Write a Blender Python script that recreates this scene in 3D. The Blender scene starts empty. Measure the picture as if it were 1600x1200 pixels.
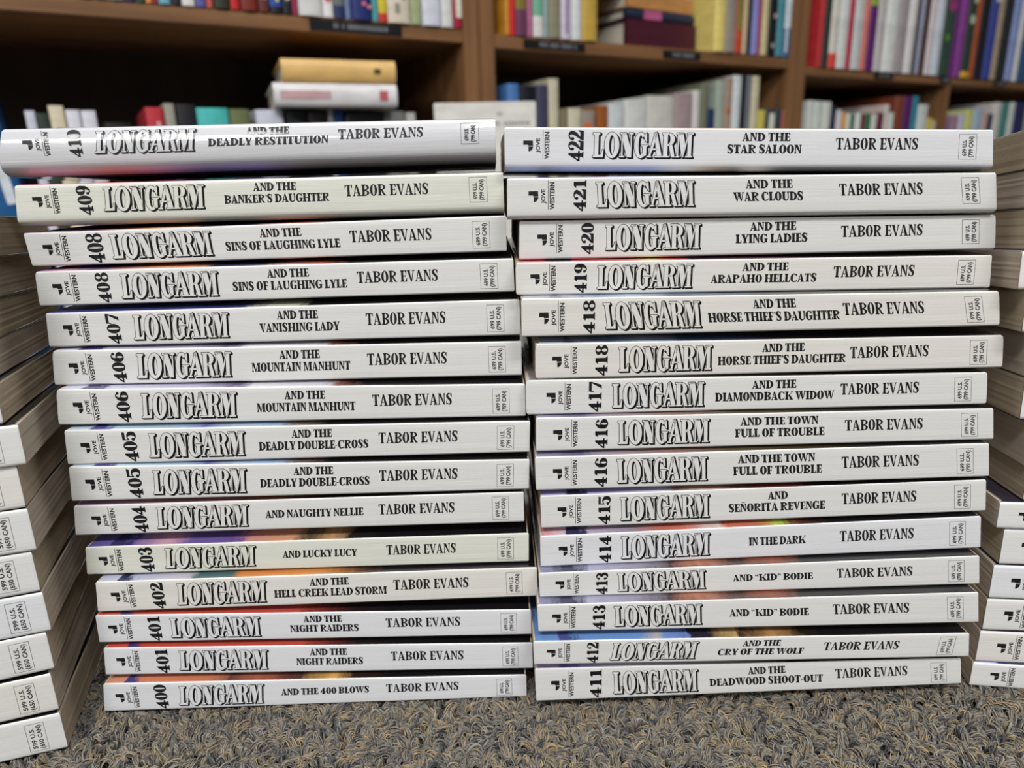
import bpy, bmesh, math, random
import numpy as np
from mathutils import Matrix, Vector
from mathutils.geometry import tessellate_polygon

# ------------------------------------------------------------------ camera, world, lights
SC = bpy.context.scene
C = SC.collection
F = 1109.0                       # focal length in pixels of a 1600 wide frame
TH, RO = math.radians(16.5), math.radians(1.6)
CZ = 0.2075                      # camera height above the carpet
CAM = np.array([0.0, 0.0, CZ])
_fw = np.array([0, math.cos(TH), -math.sin(TH)])
_rt = np.array([1.0, 0, 0])
_dn = np.array([0, -math.sin(TH), -math.cos(TH)])
_r = _rt * math.cos(RO) + _dn * math.sin(RO)
_d = -_rt * math.sin(RO) + _dn * math.cos(RO)

cd = bpy.data.cameras.new('camera')
cam = bpy.data.objects.new('camera', cd)
C.objects.link(cam)
cam.matrix_world = Matrix(((_r[0], -_d[0], -_fw[0], 0), (_r[1], -_d[1], -_fw[1], 0),
                           (_r[2], -_d[2], -_fw[2], CZ), (0, 0, 0, 1)))
cd.sensor_width = 36
cd.lens = F * 36 / 1600
cd.clip_start = 0.01
cd.clip_end = 50
cd.dof.use_dof = True
cd.dof.focus_distance = 0.262
cd.dof.aperture_fstop = 10
SC.camera = cam

W = bpy.data.worlds.new('world')
SC.world = W
W.use_nodes = True
W.node_tree.nodes['Background'].inputs[0].default_value = (0.93, 0.96, 1.0, 1)
W.node_tree.nodes['Background'].inputs[1].default_value = 0.09

def area(name, loc, aim, sx, sy, power, col=(1, 0.99, 0.975)):
    l = bpy.data.lights.new(name, 'AREA')
    l.shape = 'RECTANGLE'; l.size = sx; l.size_y = sy; l.energy = power; l.color = col
    o = bpy.data.objects.new(name, l)
    C.objects.link(o)
    o.location = loc
    d = Vector(aim) - Vector(loc)
    o.rotation_euler = d.to_track_quat('-Z', 'Y').to_euler()
    return o
area('ceiling_light', (-0.5, -1.7, 2.6), (-0.5, -1.7, 0), 1.2, 0.6, 84)
area('ceiling_light', (1.1, -1.5, 2.6), (1.1, -1.5, 0), 1.2, 0.6, 66)
area('ceiling_light', (-3.7, -9.0, 2.6), (-3.7, -9.0, 0), 3.4, 6.0, 640)
area('ceiling_light', (0.6, -4.2, 2.6), (0.6, -4.2, 0), 1.2, 0.6, 50)
area('ceiling_light', (-0.35, 0.35, 2.6), (-0.35, 0.35, 0), 1.2, 0.5, 16)

SC.view_settings.view_transform = 'Standard'
SC.view_settings.look = 'None'
SC.view_settings.gamma = 1
SC.view_settings.use_curve_mapping = False
SC.view_settings.exposure = 0.1

# ------------------------------------------------------------------ helpers
def ray(x, y):
    return (x - 800) / F * _r + (y - 600) / F * _d + _fw

def link(o, parent=None):
    C.objects.link(o)
    if parent: o.parent = parent
    return o

def tag(o, label=None, cat=None, group=None, kind=None):
    if label: o['label'] = label
    if cat: o['category'] = cat
    if group: o['group'] = group
    if kind: o['kind'] = kind
    return o

def empty(name, mat4):
    o = bpy.data.objects.new(name, None)
    o.empty_display_size = 0.01
    C.objects.link(o)
    o.matrix_world = mat4
    return o

def mesh(name, vs, fs, mats, parent=None, smooth=False, mi=None):
    me = bpy.data.meshes.new(name)
    me.from_pydata([tuple(map(float, v)) for v in vs], [], fs)
    for m in (mats if isinstance(mats, (list, tuple)) else [mats]): me.materials.append(m)
    if mi: me.polygons.foreach_set('material_index', mi)
    if smooth: me.polygons.foreach_set('use_smooth', [True] * len(fs))
    me.update()
    return link(bpy.data.objects.new(name, me), parent)

def boxd(x0, x1, y0, y1, z0, z1):
    v = [(x0, y0, z0), (x1, y0, z0), (x1, y1, z0), (x0, y1, z0), (x0, y0, z1), (x1, y0, z1), (x1, y1, z1), (x0, y1, z1)]
    f = [(0, 3, 2, 1), (4, 5, 6, 7), (0, 1, 5, 4), (1, 2, 6, 5), (2, 3, 7, 6), (3, 0, 4, 7)]
    return v, f

def bevbox(name, x0, x1, y0, y1, z0, z1, mat, parent, bw=0.001, seg=2):
    v, f = boxd(x0, x1, y0, y1, z0, z1)
    bm = bmesh.new()
    bv = [bm.verts.new(p) for p in v]
    for q in f: bm.faces.new([bv[i] for i in q])
    bmesh.ops.bevel(bm, geom=bm.edges[:], offset=bw, segments=seg, affect='EDGES')
    me = bpy.data.meshes.new(name)
    bm.to_mesh(me); bm.free()
    me.materials.append(mat)
    return link(bpy.data.objects.new(name, me), parent)

# ------------------------------------------------------------------ materials
def hexc(r, g, b):
    f = lambda c: ((c / 255 + 0.055) / 1.055) ** 2.4 if c > 10 else c / 255 / 12.92
    return (f(r), f(g), f(b), 1)

def nmat(name, col, rough=0.5, spec=0.5, coat=0.0):
    m = bpy.data.materials.new(name)
    m.use_nodes = True
    b = m.node_tree.nodes['Principled BSDF']
    b.inputs['Base Color'].default_value = col
    b.inputs['Roughness'].default_value = rough
    b.inputs['Specular IOR Level'].default_value = spec
    b.inputs['Coat Weight'].default_value = coat
    b.inputs['Coat Roughness'].default_value = 0.12
    return m, m.node_tree, b

def N(t, typ, **kw):
    n = t.nodes.new(typ)
    for k, v in kw.items(): setattr(n, k, v)
    return n

def mapped(t, scale, coord='Object'):
    tc = N(t, 'ShaderNodeTexCoord'); mp = N(t, 'ShaderNodeMapping')
    mp.inputs['Scale'].default_value = scale
    t.links.new(tc.outputs[coord], mp.inputs['Vector'])
    return mp.outputs['Vector']

def noise(t, vec, scale=1.0, detail=3, rough=0.5):
    n = N(t, 'ShaderNodeTexNoise')
    n.inputs['Scale'].default_value = scale; n.inputs['Detail'].default_value = detail
    n.inputs['Roughness'].default_value = rough
    t.links.new(vec, n.inputs['Vector'])
    return n.outputs['Fac']

def ramp(t, fac, stops, interp='LINEAR'):
    r = N(t, 'ShaderNodeValToRGB')
    r.color_ramp.interpolation = interp
    e = r.color_ramp.elements
    e[0].position, e[0].color = stops[0]
    e[1].position, e[1].color = stops[-1]
    for p, c in stops[1:-1]:
        x = e.new(p); x.color = c
    t.links.new(fac, r.inputs['Fac'])
    return r.outputs['Color']

def bump(t, b, h, strength=0.3, dist=0.0002):
    n = N(t, 'ShaderNodeBump')
    n.inputs['Strength'].default_value = strength; n.inputs['Distance'].default_value = dist
    t.links.new(h, n.inputs['Height']); t.links.new(n.outputs['Normal'], b.inputs['Normal'])

def paper_white(name, base, dirt=0.05):
    m, t, b = nmat(name, base, 0.34, 0.5, 0.25)
    v = mapped(t, (14, 200, 700))
    n1 = noise(t, v, 1, 4, 0.6)
    lo = tuple(c * (1 - dirt) for c in base[:3]) + (1,)
    t.links.new(ramp(t, n1, [(0.35, lo), (0.6, base)]), b.inputs['Base Color'])
    v2 = mapped(t, (45, 100, 1400))
    n2 = noise(t, v2, 1, 3, 0.6)
    bump(t, b, n2, 0.5, 0.00015)
    v3 = mapped(t, (60, 60, 160))
    n3 = noise(t, v3, 1, 2)
    t.links.new(ramp(t, n3, [(0.3, (0.26,) * 3 + (1,)), (0.7, (0.46,) * 3 + (1,))]), b.inputs['Roughness'])
    return m

SPINE = [paper_white('spine_paper_cool', hexc(208, 209, 212)), paper_white('spine_paper', hexc(208, 208, 206)),
         paper_white('spine_paper_warm', hexc(210, 208, 203), 0.07), paper_white('spine_paper_cream', hexc(207, 208, 198), 0.08)]
SPINE_GLOSS = paper_white('spine_paper_glossy', hexc(207, 208, 212))
_b = SPINE_GLOSS.node_tree.nodes['Principled BSDF']
_b.inputs['Coat Weight'].default_value = 1.0; _b.inputs['Coat Roughness'].default_value = 0.07; _b.inputs['Coat IOR'].default_value = 1.75
SPINE.append(SPINE_GLOSS)
INK, t, b = nmat('black_ink', (0.008, 0.0075, 0.009, 1), 0.5, 0.3, 0.0)
INK_GLOSS, t, b = nmat('glossy_black_ink', (0.008, 0.0075, 0.009, 1), 0.4, 0.5, 1.0)
b.inputs['Coat Roughness'].default_value = 0.07; b.inputs['Coat IOR'].default_value = 1.75
INKG, t, b = nmat('thin_grey_ink', (0.045, 0.045, 0.05, 1), 0.4, 0.5, 0.2)

def page_mat(name, a, bcol, zs=4200):
    m, t, b = nmat(name, a, 0.85, 0.15)
    v = mapped(t, (7, 7, zs))
    n1 = noise(t, v, 1, 4, 0.65)
    v2 = mapped(t, (6, 5, 420))
    n2 = noise(t, v2, 1, 3, 0.6)
    mx = N(t, 'ShaderNodeMath', operation='MULTIPLY'); t.links.new(n1, mx.inputs[0]); t.links.new(n2, mx.inputs[1])
    t.links.new(ramp(t, mx.outputs[0], [(0.10, bcol), (0.20, a), (0.42, tuple(min(1, c * 1.08) for c in a[:3]) + (1,))]), b.inputs['Base Color'])
    bump(t, b, mx.outputs[0], 0.5, 0.0003)
    return m
PAGES = [page_mat('pulp_paper', hexc(178, 165, 150), hexc(138, 124, 110)), page_mat('pulp_paper_brown', hexc(174, 159, 137), hexc(130, 114, 94))]
PAGEW = page_mat('cream_paper', hexc(205, 200, 186), hexc(160, 150, 135), 900)

_artn = [0]
def art_mat(stops, gloss=True):
    """printed cover picture: colours that follow one another along the book, broken up by noise"""
    _artn[0] += 1
    m, t, b = nmat('cover_art_%d' % _artn[0], (0.1, 0.1, 0.1, 1), 0.22 if gloss else 0.6, 0.5 if gloss else 0.2, 0.5 if gloss else 0.0)
    tc = N(t, 'ShaderNodeTexCoord'); sp = N(t, 'ShaderNodeSeparateXYZ')
    t.links.new(tc.outputs['Object'], sp.inputs[0])
    n = noise(t, mapped(t, (160, 60, 60)), 1, 4, 0.7)
    m1 = N(t, 'ShaderNodeMath', operation='MULTIPLY_ADD'); m1.inputs[1].default_value = 1 / 0.171
    t.links.new(sp.outputs['X'], m1.inputs[0])
    m2 = N(t, 'ShaderNodeMath', operation='MULTIPLY_ADD'); m2.inputs[1].default_value = 0.10; m2.inputs[2].default_value = -0.05
    t.links.new(n, m2.inputs[0]); t.links.new(m2.outputs[0], m1.inputs[2])
    r = N(t, 'ShaderNodeValToRGB')
    e = r.color_ramp.elements
    ss = [(p, tuple((.62 * v + .06 * sum(hexc(*c)[:3]) / 3) for v in hexc(*c)[:3]) + (1,)) for p, c in stops]
    e[0].position, e[0].color = ss[0]; e[1].position, e[1].color = ss[-1]
    for p, c in ss[1:-1]:
        x = e.new(p); x.color = c
    t.links.new(m1.outputs[0], r.inputs['Fac'])
    t.links.new(r.outputs['Color'], b.inputs['Base Color'])
    bump(t, b, noise(t, mapped(t, (500, 900, 900)), 1, 2), 0.25, 0.0001)
    return m

# ------------------------------------------------------------------ lettering (outlines drawn here, cap height 1)
def rect(x0, y0, x1, y1): return ('p', [(x0, y0), (x1, y0), (x1, y1), (x0, y1)])
def poly(*pts): return ('p', list(pts))
def arc(cx, cy, ro, so, ri, si, a0=0, a1=360, n=24):
    """part of a ring: outer radii (ro, so), inner radii (ri, si)"""
    return ('r', cx, cy, ro, so, ri, si, a0, a1, n)
def cat(pts, ws, n=5):
    P = [np.array(p, float) for p in pts]; out = []; wo = []
    for i in range(len(P) - 1):
        p0 = P[max(i - 1, 0)]; p1 = P[i]; p2 = P[i + 1]; p3 = P[min(i + 2, len(P) - 1)]
        for k in range(n):
            u = k / n
            out.append(0.5 * ((2 * p1) + (-p0 + p2) * u + (2 * p0 - 5 * p1 + 4 * p2 - p3) * u * u + (-p0 + 3 * p1 - 3 * p2 + p3) * u ** 3))
            wo.append(ws[i] * (1 - u) + ws[i + 1] * u)
    out.append(P[-1]); wo.append(ws[-1])
    return ('s', out, wo)

def offset_poly(pts, w):
    P = [np.array(p, float) for p in pts]
    A = sum(P[i][0] * P[(i + 1) % len(P)][1] - P[(i + 1) % len(P)][0] * P[i][1] for i in range(len(P)))
    if A < 0: P = P[::-1]
    out = []
    for i in range(len(P)):
        a = P[i] - P[i - 1]; b_ = P[(i + 1) % len(P)] - P[i]
        a = a / (np.linalg.norm(a) + 1e-9); b_ = b_ / (np.linalg.norm(b_) + 1e-9)
        na = np.array([a[1], -a[0]]); nb = np.array([b_[1], -b_[0]])
        m = na + nb; k = 1 / max(0.3, 1 + na @ nb)
        out.append(P[i] + m * k * w)
    return out

def prim_faces(pr, w=0.0):
    """-> list of (points, faces)"""
    if pr[0] == 'p':
        pts = offset_poly(pr[1], w) if w else [np.array(p, float) for p in pr[1]]
        if w == 0:
            A = sum(pts[i][0] * pts[(i + 1) % len(pts)][1] - pts[(i + 1) % len(pts)][0] * pts[i][1] for i in range(len(pts)))
            if A < 0: pts = pts[::-1]
        tris = tessellate_polygon([[Vector((p[0], p[1], 0)) for p in pts]])
        fs = []
        for a, b_, c in tris:
            A = (pts[b_][0] - pts[a][0]) * (pts[c][1] - pts[a][1]) - (pts[c][0] - pts[a][0]) * (pts[b_][1] - pts[a][1])
            fs.append((a, b_, c) if A > 0 else (a, c, b_))
        return pts, fs
    if pr[0] == 'r':
        _, cx, cy, ro, so, ri, si, a0, a1, n = pr
        pts = []; fs = []
        full = abs(a1 - a0) >= 360
        ext = 0 if full or not w else math.degrees(w / max(ro, 0.05)) * 0.6
        a0 -= ext; a1 += ext
        for k in range(n + 1):
            a = math.radians(a0 + (a1 - a0) * k / n); c, s = math.cos(a), math.sin(a)
            pts.append(np.array([cx + (ro + w) * c, cy + (so + w) * s]))
            pts.append(np.array([cx + max(ri - w, 0.002) * c, cy + max(si - w, 0.002) * s]))
        for k in range(n): fs.append((2 * k, 2 * k + 2, 2 * k + 3, 2 * k + 1))
        return pts, fs
    _, P, ws = pr
    pts = []; fs = []
    for i, p in enumerate(P):
        tdir = P[min(i + 1, len(P) - 1)] - P[max(i - 1, 0)]
        tdir = tdir / (np.linalg.norm(tdir) + 1e-9); nn = np.array([-tdir[1], tdir[0]])
        q = p + (tdir * w if i == len(P) - 1 else (-tdir * w if i == 0 else 0))
        pts.append(q - nn * (ws[i] / 2 + w)); pts.append(q + nn * (ws[i] / 2 + w))
    for i in range(len(P) - 1): fs.append((2 * i, 2 * i + 2, 2 * i + 3, 2 * i + 1))
    return pts, fs

def glyph(ch, s, h, e):
    """serif capital; s stem, h hairline, e serif overhang -> (primitives, width)"""
    k = h * 1.1
    def stem(x, y0=0, y1=1, top=1, bot=1, w=None, ee=None):
        w = s if w is None else w; q = e if ee is None else ee
        r = [rect(x, y0, x + w, y1)]
        if bot: r += [rect(x - q, 0, x + w + q, h), poly((x - q * .5, h), (x, h), (x, h + k), ), poly((x + w, h), (x + w + q * .5, h), (x + w, h + k))]
        if top: r += [rect(x - q, 1 - h, x + w + q, 1), poly((x - q * .5, 1 - h), (x, 1 - h - k), (x, 1 - h)), poly((x + w, 1 - h), (x + w, 1 - h - k), (x + w + q * .5, 1 - h))]
        return r
    x = e
    hs = h * 1.15
    if ch == ' ': return [], 0.26
    if ch == 'I': return stem(x), 2 * e + s
    if ch in 'EFL':
        r = stem(x, ee=e); xr = x + s + 0.27
        if ch in 'EF':
            r += [rect(x, 1 - h, xr, 1), poly((xr - h, 1), (xr, 1), (xr, .70), (xr - h * .6, .72), (xr - .14, 1 - h)),
                  rect(x, .5 - h / 2, xr - .08, .5 + h / 2), poly((xr - .15, .5), (xr - .07, .36), (xr - .07, .64))]
        if ch in 'EL':
            xr2 = xr + (.03 if ch == 'E' else 0)
            r += [rect(x, 0, xr2, h), poly((xr2 - h, 0), (xr2 - .14, h), (xr2 - h * .6, .28), (xr2 + .02, .32), (xr2, 0))]
        return r, xr + .02
    if ch == 'H': return stem(x) + stem(x + s + .2 + e) + [rect(x + s, .5 - h / 2, x + s + .25 + e, .5 + h / 2)], 2 * s + .2 + 3 * e
    if ch == 'T':
        w = s + .44; c = w / 2
        return [rect(0, 1 - h, w, 1), poly((0, 1), (0, .70), (h * .6, .72), (.13, 1 - h)), poly((w, 1), (w - .13, 1 - h), (w - h * .6, .72), (w, .70))] + stem(c - s / 2, top=0), w
    if ch == 'O': 
        W_ = s * 1.1 * 2 + .19
        return [arc(W_ / 2, .5, W_ / 2, .52, W_ / 2 - s * 1.08, .52 - h * .8)], W_
    if ch in 'CG':
        W_ = s * 2 + .26; cx = W_ / 2
        r = [arc(cx, .5, cx, .52, cx - s * 1.08, .52 - h * .9, 52, 308, 20), poly((W_ * .74, .93), (W_ * .93, 1.0), (W_ * .95, .66), (W_ * .88, .66), (W_ * .66, .92))]
        if ch == 'C': r += [cat([(W_ * .72, .04), (W_ * .88, .14), (W_ * .97, .3)], [h * 1.4, h, h * .6], 3)]
        else: r += [rect(W_ - s * .95, .05, W_ - s * .05, .42), rect(W_ - s * 1.3, .40, W_ + .05, .46 + h * .3)]
        return r, W_ + (.03 if ch == 'G' else 0)
    if ch == 'D':
        W_ = s * 2 + .24
        return stem(x) + [rect(x, 0, x + s + .05, h), rect(x, 1 - h, x + s + .05, 1), arc(x + s * .9, .5, W_ - s * .9, .5, W_ - s * 1.95, .5 - h, -90, 90, 14)], x + W_
    if ch in 'PBR':
        W_ = s * 2 + .19
        r = stem(x) + [rect(x, 1 - h, x + s + .05, 1), arc(x + s * .9, .74, W_ - s * .9, .26, W_ - s * 1.85, .26 - h, -90, 90, 12), rect(x, .48, x + s + .05, .48 + h)]
        if ch == 'B':
            r += [rect(x, 0, x + s + .05, h), arc(x + s * .9, .26, W_ - s * .85, .26, W_ - s * 1.85, .26 - h, -90, 90, 12)]
            return r, x + W_ + .02
        if ch == 'R':
            r += [poly((x + s, .50), (x + s + .14, .50), (x + W_ - s * .15, .10), (x + W_ + .05, h), (x + W_ + .05, 0), (x + W_ - s * .75, 0), (x + s * 1.1, .42))]
            return r, x + W_ + .05
        return r, x + W_
    if ch == 'N' or ch == 'Ñ':
        hw = h * 1.1; W_ = s * 1.2 + .30 + 2 * e
        r = stem(x, w=hw, top=0, ee=e * .9) + [rect(0, 1 - h, x + s * .8, 1)] + stem(W_ - e - hw, w=hw, bot=0, ee=e * .9) + [poly((x - .02, 1), (x + s, 1), (W_ - e, 0), (W_ - e - s * .35, 0), (x, .9))]
        if ch == 'Ñ': r += [cat([(W_ * .25, 1.12), (W_ * .4, 1.2), (W_ * .6, 1.13), (W_ * .76, 1.22)], [.05, .08, .08, .05], 3)]
        return r, W_
    if ch == 'M':
        hw = h * 1.1; W_ = 2 * s + .42 + 2 * e
        m_ = e + hw + (W_ - 2 * e - hw - s) * .52
        return stem(x, w=hw, top=0, ee=e * .8) + [rect(0, 1 - h, x + s, 1), poly((x, 1), (x + s * .95, 1), (m_ + s * .35, .0), (m_ - .04, .0)),
                poly((m_ - .03, 0), (m_ + .06, 0), (W_ - e - s + .05, 1), (W_ - e - s - .03, 1))] + stem(W_ - e - s), W_
    if ch == 'A':
        W_ = s + .48; ap = W_ * .47
        return [poly((.06, h), (.06 + hs, h), (ap + .02, .98), (ap - .06, .95)), poly((ap - .07, 1.0), (ap + .07, 1.0), (W_ - .03, h), (W_ - .03 - s * 1.05, h)),
                rect(W_ * .24, .27, W_ * .7, .27 + h * .9), rect(-.02, 0, .19, h), rect(W_ - s * 1.05 - .11, 0, W_ + .04, h)], W_ + .02
    if ch == 'V':
        W_ = s + .46; ap = W_ * .55
        return [poly((.03, 1 - h), (.03 + s * 1.05, 1 - h), (ap + .06, 0), (ap - .05, 0)), poly((W_ - .06, 1 - h), (W_ - .06 - hs, 1 - h), (ap - .02, 0), (ap + .05, 0)),
                rect(-.03, 1 - h, s * 1.05 + .09, 1), rect(W_ - .2, 1 - h, W_ + .02, 1)], W_ + .01
    if ch == 'W':
        a, wa = glyph('V', s, h, e); sh = wa - .27
        mv = lambda pr: ('p', [(p[0] + sh, p[1]) for p in pr[1]])
        return a + [mv(p) for p in a], wa + sh
    if ch == 'Y':
        W_ = s + .46; c = W_ / 2
        return stem(c - s / 2, 0, .48, top=0) + [poly((.03, 1 - h), (.03 + s, 1 - h), (c + s / 2, .42), (c - s / 2, .42)), poly((W_ - .05, 1 - h), (W_ - .05 - hs, 1 - h), (c + s * .1, .42), (c + s / 2, .42)),
                rect(-.03, 1 - h, s + .09, 1), rect(W_ - .2, 1 - h, W_ + .02, 1)], W_
    if ch == 'U':
        W_ = s * 1.6 + .26 + 2 * e; r0 = (W_ - 2 * e) / 2; c = W_ / 2
        return stem(x, .3, 1, bot=0) + stem(W_ - e - hs, .3, 1, bot=0, w=hs) + [arc(c, .32, r0, .34, r0 - hs, .34 - h * 1.3, -95, 0, 8), arc(c, .32, r0, .34, max(r0 - s, .03), .34 - h * 1.3, 180, 270, 8)], W_
    if ch == 'K':
        W_ = s * 2 + .34
        return stem(x) + [poly((x + s, .42), (x + s + .02, .34), (W_ - .02, 1 - h), (W_ - .10, 1 - h)), poly((x + s + .04, .52), (x + s + .18, .66), (W_ + .02, h), (W_ - s * 1.0, h)),
                rect(W_ - .2, 1 - h, W_ + .03, 1), rect(W_ - s - .1, 0, W_ + .07, h)], W_ + .05
    if ch == 'S':
        W_ = s * 1.3 + .30
        return [cat([(W_ * .88, .80), (W_ * .62, .97), (W_ * .30, .93), (W_ * .21, .74), (W_ * .46, .55), (W_ * .72, .38), (W_ * .76, .18), (W_ * .5, .03), (W_ * .12, .16)],
                    [h * .9, h * 1.1, s * .75, s * .98, s * 1.05, s * 1.02, s * .85, h * 1.1, h * .9], 4),
                poly((W_ * .82, .98), (W_ * .93, 1), (W_ * .93, .66), (W_ * .86, .66), (W_ * .7, .9)), poly((W_ * .05, .34), (W_ * .13, .34), (W_ * .28, .08), (W_ * .17, .03), (W_ * .05, 0))], W_
    if ch == '-': return [rect(.02, .33, .30, .33 + max(h, .1))], .32
    if ch in "'":
        return [arc(.1, .9, .085, .085, .002, .002, 0, 360, 10), cat([(.15, .9), (.16, .78), (.07, .66)], [.1, .07, .02], 3)], .2
    if ch in '“”':
        r = []
        for q in (0.1, 0.32):
            if ch == '”': r += [arc(q, .9, .085, .085, .002, .002, 0, 360, 10), cat([(q + .05, .9), (q + .06, .78), (q - .03, .66)], [.1, .07, .02], 3)]
            else: r += [arc(q, .74, .085, .085, .002, .002, 0, 360, 10), cat([(q - .05, .74), (q - .06, .86), (q + .03, .98)], [.1, .07, .02], 3)]
        return r, .44
    # figures
    W_ = s * 2 + .16
    if ch == '0': return [arc(W_ / 2, .5, W_ / 2, .52, W_ / 2 - s, .52 - h)], W_
    if ch == '1': return stem(W_ / 2 - s / 2, top=0, ee=.12) + [poly((W_ / 2 - s / 2 + .01, 1.0), (W_ / 2 + s / 2, 1.0), (W_ / 2 + s / 2, .8), (W_ / 2 - s / 2, .8), (W_ / 2 - s / 2 - .13, .78), (W_ / 2 - s / 2 - .13, .85))], W_ - .05
    if ch == '4':
        return [poly((W_ * .84, 1), (W_ * .84 - s * .4, 1), (0, .36), (0, .24), (.1, .3)), rect(0, .24, W_ + .05, .24 + h * 1.5), rect(W_ * .84 - s, 0, W_ * .84, .78), poly((W_ * .84, 1), (W_ * .84 - s * .4, 1), (W_ * .84 - s, .72), (W_ * .84, .7)),
                rect(W_ * .84 - s - .09, 0, W_ * .84 + .09, h)], W_ + .05
    if ch == '2':
        return [cat([(.10, .72), (.12, .86), (W_ * .5, .97), (W_ * .77, .80), (W_ * .66, .56), (W_ * .3, .3), (.06, .14)], [.16, .1, h, s, s * .9, s * .45, h], 4), arc(.13, .74, .12, .12, .002, .002, 0, 360, 12),
                poly((0, 0), (W_ - .02, 0), (W_ + .03, .36), (W_ - .05, .36), (W_ - .14, .24), (.05, .24))], W_ + .02
    if ch == '3':
        return [cat([(.12, .8), (W_ * .42, .97), (W_ * .74, .84), (W_ * .74, .66), (W_ * .38, .53)], [h, h, s * .8, s * .8, h], 4), cat([(W_ * .38, .53), (W_ * .76, .42), (W_ * .76, .16), (W_ * .42, .03), (.1, .18)], [h, s * .9, s, h, h], 4),
                arc(.13, .77, .12, .11, .002, .002, 0, 360, 12), arc(.13, .23, .13, .12, .002, .002, 0, 360, 12)], W_
    if ch == '5':
        return [poly((.08, 1), (W_ - .06, 1.0), (W_ - .1, .8), (.1, .8)), rect(.06, .48, .06 + h, 1), cat([(.09, .52), (W_ * .42, .63), (W_ * .74, .46), (W_ * .72, .14), (W_ * .4, .03), (.1, .16)], [h, h, s * .95, s, h, h], 4),
                arc(.13, .21, .13, .12, .002, .002, 0, 360, 12)], W_
    if ch == '6':
        return [arc(W_ / 2, .3, W_ / 2, .32, W_ / 2 - s, .32 - h), cat([(s * .5, .3), (s * .55, .66), (W_ * .5, .95), (W_ * .84, .82)], [s, s * .95, h, h], 5), arc(W_ * .8, .79, .11, .11, .002, .002, 0, 360, 12)], W_
    if ch == '9':
        return [arc(W_ / 2, .7, W_ / 2, .32, W_ / 2 - s, .32 - h), cat([(W_ - s * .5, .7), (W_ - s * .55, .34), (W_ * .5, .05), (W_ * .16, .18)], [s, s * .95, h, h], 5), arc(W_ * .2, .21, .11, .11, .002, .002, 0, 360, 12)], W_
    if ch == '7':
        return [poly((.02, 1), (W_, 1), (W_, .78), (.08, .78), (.04, .62), (-.02, .62)), poly((W_, .86), (W_ - .1, .8), (W_ * .3, 0), (W_ * .3 + s * .95, 0), (W_, .8))], W_
    if ch == '8':
        return [arc(W_ / 2, .76, W_ * .46, .26, W_ * .46 - s * .8, .26 - h), arc(W_ / 2, .27, W_ / 2, .29, W_ / 2 - s * .85, .29 - h)], W_
    return [rect(0, 0, .3, 1)], .35

def word(txt, s, h, e, track=0.035, space=0.27):
    """-> pts, faces of one line starting at x 0"""
    V, Fa = [], []; x = 0
    for ch in txt:
        if ch == ' ': x += space; continue
        pr, w = glyph(ch, s, h, e)
        for p in pr:
            pts, fs = prim_faces(p); b0 = len(V)
            V += [(q[0] + x, q[1]) for q in pts]; Fa += [tuple(i + b0 for i in f) for f in fs]
        x += w + track
    return V, Fa

def fit(V, box, rot=False, shear=0.0, cap=None):
    """fit the flat points into box (x0, x1, z0, z1); rot = reading bottom to top; cap keeps accents outside the box"""
    A = np.array(V, float)
    if rot: A = np.stack([-A[:, 1], A[:, 0]], 1)
    lo, hi = A.min(0), A.max(0)
    if cap is not None: lo[1], hi[1] = cap
    x0, x1, z0, z1 = box
    sc = (np.array([x1, z1]) - np.array([x0, z0])) / (hi - lo)
    A = (A - lo) * sc + np.array([x0, z0])
    if shear: A[:, 0] += (A[:, 1] - (z0 + z1) / 2) * shear
    return [(p[0], p[1]) for p in A]

def flat(name, parts, mat, parent, y):
    vs, fs = [], []
    for V, Fa in parts:
        b0 = len(vs); vs += [(p[0], y, p[1]) for p in V]; fs += [tuple(i + b0 for i in f) for f in Fa]
    return mesh(name, vs, fs, mat, parent)

_sans = {}
def sans(txt):
    """light condensed sans from the built-in typeface as a flat mesh"""
    if txt not in _sans:
        cu = bpy.data.curves.new('t', 'FONT'); cu.body = txt; cu.resolution_u = 3; cu.size = 1; cu.offset = 0.028
        o = bpy.data.objects.new('t', cu); C.objects.link(o)
        dg = bpy.context.evaluated_depsgraph_get()
        me = bpy.data.meshes.new_from_object(o.evaluated_get(dg))
        V = [(v.co.x, v.co.y) for v in me.vertices]; Fa = [tuple(p.vertices) for p in me.polygons]
        bpy.data.objects.remove(o); bpy.data.curves.remove(cu); bpy.data.meshes.remove(me)
        _sans[txt] = (V, Fa)
    return _sans[txt]

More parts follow.
